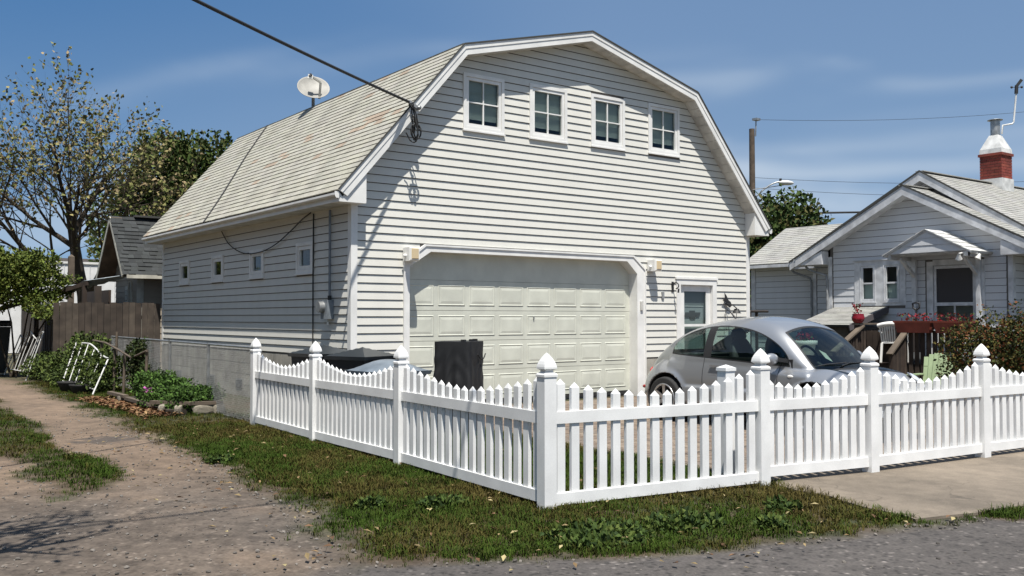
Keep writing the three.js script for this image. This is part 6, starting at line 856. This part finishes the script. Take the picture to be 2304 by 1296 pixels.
{
  const t = thing('shed', 'steep gabled shed with dark grey shingles behind the garage', 'shed', [8.6, 0, -25.45]), x0 = 6.1, x1 = 11, zc = -25.45, hw = 1.35, ye = 2.55, ya = 4.10, A = (u, v, w) => V(6.55 - w, v, u), ws = 1.05;
  const wall = slab(t, 'gable_wall', [[zc - ws, 0], [zc + ws, 0], [zc + ws, ye + 0.2], [zc, ya - 0.15], [zc - ws, ye + 0.2]], [rect(zc + 0.28, zc + 0.52, 1.5, 2.38)], A, 0.1, M.shedWall); boards(wall, M.shedWall, A, 0.2, ya - 0.2, 0.15, v => v < ye + 0.2 ? [zc - ws, zc + ws] : [zc - (ya - 0.15 - v) / (ya - 0.35 - ye) * ws, zc + (ya - 0.15 - v) / (ya - 0.35 - ye) * ws], [[zc + 0.05, zc + 0.55, 1.4, 2.42]], 0.014);
  part(t, 'side_wall', new Soup().bb(6.56, x1, 0, ye + 0.1, zc + ws - 0.1, zc + ws), M.shedWall); for (let i = 0; i < 16; i++) part(t, 'siding_board', new Soup().hexa([V(6.7, 0.2 + i * 0.15, zc + ws + 0.001), V(x1, 0.2 + i * 0.15, zc + ws + 0.001), V(x1, 0.2 + i * 0.15, zc + ws + 0.016), V(6.7, 0.2 + i * 0.15, zc + ws + 0.016), V(6.7, 0.355 + i * 0.15, zc + ws + 0.001), V(x1, 0.355 + i * 0.15, zc + ws + 0.001), V(x1, 0.355 + i * 0.15, zc + ws + 0.004), V(6.7, 0.355 + i * 0.15, zc + ws + 0.004)]), M.shedWall); part(t, 'side_wall', new Soup().bb(6.6, x1, 0, ye + 0.1, zc - ws, zc - ws + 0.1), M.shedWall); part(t, 'corner_trim', new Soup().bb(6.52, 6.68, 0, ye, zc + ws, zc + ws + 0.025), M.shedTrim);
  const wn = part(t, 'window', new Soup().bb(6.5, 6.55, 1.45, 2.42, zc + 0.24, zc + 0.29).bb(6.5, 6.55, 1.45, 2.42, zc + 0.52, zc + 0.56), M.shedTrim); part(wn, 'pane', new Soup().quad(V(6.58, 1.5, zc + 0.28), V(6.58, 1.5, zc + 0.52), V(6.58, 2.38, zc + 0.52), V(6.58, 2.38, zc + 0.28)), M.glass); part(t, 'rear_wall', new Soup().bb(x1 - 0.1, x1, 0, ye + 0.1, zc - ws + 0.1, zc + ws - 0.1), M.shedWall); for (let i = 0; i < 7; i++) part(t, 'shutter_slat', new Soup().box(6.53, 1.5 + i * 0.125, zc + 0.1, 0.03, 0.1, 0.26), M.shedTrim);
  for (const k of [1, -1]) { const L = Math.hypot(hw, ya - ye), d = V(0, (ya - ye) / L, -k * hw / L), n = V(0, hw / L, k * (ya - ye) / L), o = V(0, ye, zc + k * hw), at = (u, v, w) => o.clone().addScaledVector(d, v).addScaledVector(n, w).add(V(u, 0, 0)), r = part(t, 'roof', new Soup().hexa([at(x0 + 0.02, 0, -0.06), at(x1, 0, -0.06), at(x1, 0, 0), at(x0 + 0.02, 0, 0), at(x0 + 0.02, L, -0.06), at(x1, L, -0.06), at(x1, L, 0), at(x0 + 0.02, L, 0)]), M.roofEdge);
    if (k > 0) courses(r, M.shedShingle = mat(0.062, 0.068, 0.072, 0.95, { map: tGrain, vertexColors: true }), at, L, 0.137, () => [x0, x0 + 2.6], 71, 0.17, 0.02, true); if (k > 0) courses(r, M.shedShingle, at, L, 0.137, () => [x0 + 2.6, x1], 72, 0.5, 0.02); else courses(r, M.shedShingle, at, L, 0.3, () => [x0, x1], 73, 1, 0.02);
    part(t, 'rake_board', new Soup().hexa([at(x0, -0.01, -0.1), at(x0 + 0.02, -0.01, -0.1), at(x0 + 0.02, -0.01, -0.002), at(x0, -0.01, -0.002), at(x0, L, -0.1), at(x0 + 0.02, L, -0.1), at(x0 + 0.02, L, -0.002), at(x0, L, -0.002)]), M.shedTrim); part(t, 'soffit', new Soup().hexa([at(x0 + 0.02, 0, -0.075), at(6.55, 0, -0.075), at(6.55, 0, -0.062), at(x0 + 0.02, 0, -0.062), at(x0 + 0.02, L, -0.075), at(6.55, L, -0.075), at(6.55, L, -0.062), at(x0 + 0.02, L, -0.062)]), mat(0.30, 0.22, 0.16, 0.85, { map: tWood })); part(t, 'fascia', new Soup().bb(x0 + 0.1, x1, ye - 0.09, ye + 0.0, zc + k * (hw - 0.015), zc + k * (hw + 0.01)), M.shedTrim); }
  part(t, 'ridge_vent', new Soup().bar(V(x0 + 0.6, ya + 0.02, zc + 0.03), V(x1, ya + 0.02, zc + 0.03), 0.22, 0.05), M.roofEdge);
}
{ // white flat building and a long dark roof far behind
  const t = thing('white_building', 'plain white flat-topped building behind the alley fences', 'building', [8.5, 0, -45]); part(t, 'wall', new Soup().bb(5.6, 14, 0, 3.85, -50, -44.6), mat(0.78, 0.78, 0.78, 0.6, { map: tVinyl })); part(t, 'parapet', new Soup().bb(5.55, 14.05, 3.855, 3.95, -50.05, -44.55), M.trim); for (let i = 0; i < 8; i++) part(t, 'wall_seam', new Soup().bb(5.7 + i * 1.05, 5.73 + i * 1.05, 0.1, 3.8, -44.6, -44.585), M.trim2); part(t, 'door', new Soup().bb(7.2, 8.3, 0.1, 2.2, -44.6, -44.57), M.grey);
  const u = thing('long_house', 'long low house with brown grey roof on the skyline beyond the white building', 'house', [14, 0, -80]); part(u, 'wall', new Soup().bb(2, 30, 0, 4.3, -86, -79), mat(0.26, 0.22, 0.20, 0.8)); part(u, 'roof', new Soup().hexa([V(1.5, 4.3, -78.6), V(30.5, 4.3, -78.6), V(30.5, 4.3, -86.4), V(1.5, 4.3, -86.4), V(1.5, 6.3, -82.4), V(30.5, 6.3, -82.4), V(30.5, 6.3, -82.6), V(1.5, 6.3, -82.6)]), mat(0.09, 0.075, 0.07, 0.95, { map: tGrain })); for (const x of [6, 12.6, 19]) part(u, 'vent_pipe', new Soup().tube([V(x, 5.2, -80.4), V(x, 6.3, -80.4)], 0.12, 8), M.whiteMetal);
}
{ // utility pole with street lamp and wires beyond the bungalow
  const t = thing('utility_pole', 'wooden utility pole with curved-arm street lamp behind the bungalow', 'utility pole', [36.1, 0, -29.2]); part(t, 'pole', new Soup().tube([V(36.1, 0, -29.2), V(36.1, 10.55, -29.2)], [0.17, 0.13], 12), M.oldWood); part(t, 'top_pin', new Soup().tube([V(36.25, 10.2, -29.1), V(36.27, 11.0, -29.08)], 0.035, 6).bb(36.12, 36.44, 10.96, 11.06, -29.2, -28.95), M.galv);
  const arm = []; for (let i = 0; i <= 10; i++) { const k = i / 10; arm.push(V(36.2 + 0.95 * k, 7.25 + 0.75 * Math.sin(k * 1.5), -29.1 + 0.68 * k)); } const l = part(t, 'lamp_arm', new Soup().tube(arm, 0.035, 7), M.galv); part(l, 'lamp_head', new Soup().add(new THREE.SphereGeometry(1, 16, 10), Mx(37.42, 7.96, -28.25, 0, -0.62, -0.05, [0.38, 0.12, 0.16])), M.whiteMetal); part(l, 'photocell', new Soup().add(new THREE.CylinderGeometry(0.06, 0.06, 0.12, 8), Mx(37.2, 8.1, -28.4)), M.black); part(t, 'crossbar', new Soup().tube([V(36.0, 7.6, -29.1), V(37.6, 7.9, -28.3)], 0.02, 5).tube([V(36.0, 7.1, -29.1), V(36.8, 7.15, -28.6)], 0.02, 5), M.galv);
  const wires = [[V(36.27, 11.0, -29.08), V(75, 17.5, -18)], [V(36.2, 8.2, -29.1), V(75, 12.2, -16)], [V(36.2, 7.7, -29.1), V(75, 11, -15)]]; wires.forEach(([a, b], k) => { const pts = []; for (let i = 0; i <= 20; i++) { const u = i / 20, p = a.clone().lerp(b, u); p.y -= 1.1 * 4 * u * (1 - u); pts.push(p); } solo('power_line', new Soup().tube(pts, 0.009, 4), M.cable, ['thin overhead wire leaving the top of the utility pole', 'thin overhead wire leaving the pole above the street lamp', 'thin overhead wire leaving the pole beside the street lamp'][k], 'wire', 'power lines'); });
  solo('power_line', new Soup().tube([V(33, 5.9, -25), V(48, 6.6, -19)], 0.045, 5), M.cable, 'thick dark overhead cable passing behind the bungalow roof', 'wire');
}
// ---------------------------------------------------------------- litter on the ground: chips of stone, dry leaves, weeds
{
  const R = rng(151), q = new THREE.Matrix4(), C = new THREE.Color(), st = new THREE.IcosahedronGeometry(1, 0), list = []; st.scale(1, 0.5, 0.8);
  for (let i = 0; i < 22000; i++) { const x = lerp(-1, 9, R()), z = lerp(-16, -2.6, R() ** 0.8), k = zone(x, z); if (x * 0.597 - z * 0.802 < 3.2 || k.grass > 0.5 || (x > driveLeft(z) - 0.1 && z < DRIVE_END(x))) continue; const edge = k.grass > 0.02 ? 1 : k.road > 0.5 ? 0.14 : 0.35; if (R() > edge) continue; list.push([x, z, 0.005 + 0.014 * R() ** 3, R()]); }
  const im = new THREE.InstancedMesh(st, mat(1, 1, 1, 0.95), list.length); list.forEach(([x, z, s, r], i) => { q.compose(V(x, s * 0.2 + 0.008, z), new THREE.Quaternion().setFromEuler(new THREE.Euler(r * 0.5, r * 40, 0)), V(s, s, s)); im.setMatrixAt(i, q); const k = 0.45 + r * 1.3; im.setColorAt(i, C.setRGB(0.11 * k, 0.098 * k, 0.086 * k)); }); im.name = 'gravel'; im.castShadow = im.receiveShadow = true; tag(im, 'loose stone chips on the alley and street edge', 'gravel', null, 'stuff'); scene.add(im);
  const ls = new Soup([1, 1, 1]), cols = [[0.22, 0.165, 0.085], [0.18, 0.12, 0.06], [0.30, 0.25, 0.13], [0.13, 0.075, 0.042]];
  const drop = (x, z, y, l) => { const c = cols[R() * 4 | 0], k = 0.7 + R() * 0.6; ls.col = c.map(v => v * k); const a = R() * 6.28, d = V(Math.cos(a), (R() - 0.3) * 0.6, Math.sin(a)).normalize(), e = V(-d.z, (R() - 0.5) * 0.8, d.x).normalize(), p = V(x, y, z), m = p.clone().addScaledVector(d, l * 0.5), t = p.clone().addScaledVector(d, l); ls.tri(p, m.clone().addScaledVector(e, l * 0.22).add(V(0, l * 0.12, 0)), t).tri(p, t, m.clone().addScaledVector(e, -l * 0.22).add(V(0, l * 0.1, 0))); };
  for (let i = 0; i < 520; i++) { const x = lerp(2.2, 7, R()), z = lerp(-13, -3.6, R()); if (x * 0.597 - z * 0.802 < 3.4 || (x > driveLeft(z) && z < DRIVE_END(x))) continue; drop(x, z, 0.02 + R() * 0.03, 0.035 + R() * 0.045); }
  solo('fallen_leaves', ls, M.leaf, 'scattered tan dead leaves on the verge', 'dead leaves', null, 'stuff');
  const l2 = new Soup([1, 1, 1]); ls.P = l2.P; ls.N = l2.N; ls.C = l2.C; for (const k of cols) { k[0] *= 0.8; k[1] *= 0.62; k[2] *= 0.6; } for (let i = 0; i < 1500; i++) { const u = R(), x = 4.15 + (R() + R() - 1) * 0.32 + 0.1 * u, z = lerp(-18.2, -14.4, u) + (R() - 0.5) * 0.3; drop(x, z, 0.015 + R() * 0.05, 0.06 + R() * 0.06); }
  solo('leaf_pile', l2, M.leaf, 'drift of brown dead leaves along the foot of the garden bed', 'dead leaves', null, 'stuff');
  const wd = (x, z, r, n, label, cols2) => { const s = leafCloud(n, [[x, 0.03, z, r, 0.05, r * 0.8]], 0.04, cols2, (x * 100 | 0) + 7, { flat: true }); solo('weed_patch', s, M.leaf, label, 'weeds', 'weed patches in the verge'); };
  for (const [x, z, r, lab] of [[4.0, -6.3, 0.22, 'flat weeds in the verge just outside the side fence corner panel'], [4.25, -4.75, 0.42, 'widest weed patch, between the corner post and the street'], [3.55, -6.6, 0.13, 'small dark weed tuft between the alley gravel and the side fence'], [5.0, -4.7, 0.35, 'weed patch in front of the middle of the first street-side fence panel'], [6.05, -4.62, 0.16, 'dark weed clump beside the concrete driveway edge'], [3.4, -9.6, 0.15, 'small weed clump at the alley edge beside the dirt track'], [5.5, -4.3, 0.15, 'small brownish weed tuft near the street in front of the fence']]) wd(x, z, r, 500 * r / 0.25, lab, GREEN);
}
// ---------------------------------------------------------------- beyond the frame: a tree and street wire shading the alley, plus added trees dimming the garage side
{
  const b = [-0.45, 0, -4.7], t = thing('bare_tree', 'half-bare tree on the far side of the alley mouth', 'tree', b), tips = branching(t, b, { seed: 305, height: 4.6, radius: 0.16, levels: 3, kids: [7, 6, 5], tilt: [0.9, 0.7, 0.7], shrink: 0.44, wander: 0.3, lift: 0.02, first: 0.62 }), R = rng(8), s = new Soup([1, 1, 1]); for (const [p, d] of tips) if (R() < 0.4) leaf(s, p, 0.08, GREEN[R() * 4 | 0], R, d); part(t, 'crown', s, M.leaf);
  const pts = []; for (let i = 0; i <= 24; i++) { const u = i / 24; pts.push(V(lerp(-14, 24, u), 8.2 - 1.3 * 4 * u * (1 - u) + 0.6, lerp(-4.35, -4.0, u))); } solo('street_cable', new Soup().tube(pts, 0.02, 6), M.cable, 'bundled street cable strung along the road overhead', 'cable');
  const spots = [[-7.2, -10.5, 3.4], [-7.6, -16.5, 3.6], [-7.0, -23, 3.5], [-7.4, -30, 3.8]]; spots.forEach(([x, z, r], i) => fullTree(['added unseen tree blocking skylight opposite the picket fence', 'added unseen tree blocking skylight opposite the garage side', 'added unseen tree blocking skylight opposite the garden bed', 'added unseen tree blocking skylight opposite the plank fence'][i], [x, 0, z], [[x, 4.6, z, r, 3.0, r], [x + 0.6, 7.2, z - 0.5, r * 0.75, 2.2, r * 0.75], [x - 0.5, 2.6, z + 0.8, r * 0.8, 1.9, r * 0.8]], 9000, 0.46, GREEN, 310 + i * 7, 'added trees dimming the garage side', 4.2, 0.26));  // added out of view to block skylight and darken the garage side wall
}
renderer.render(scene, camera);
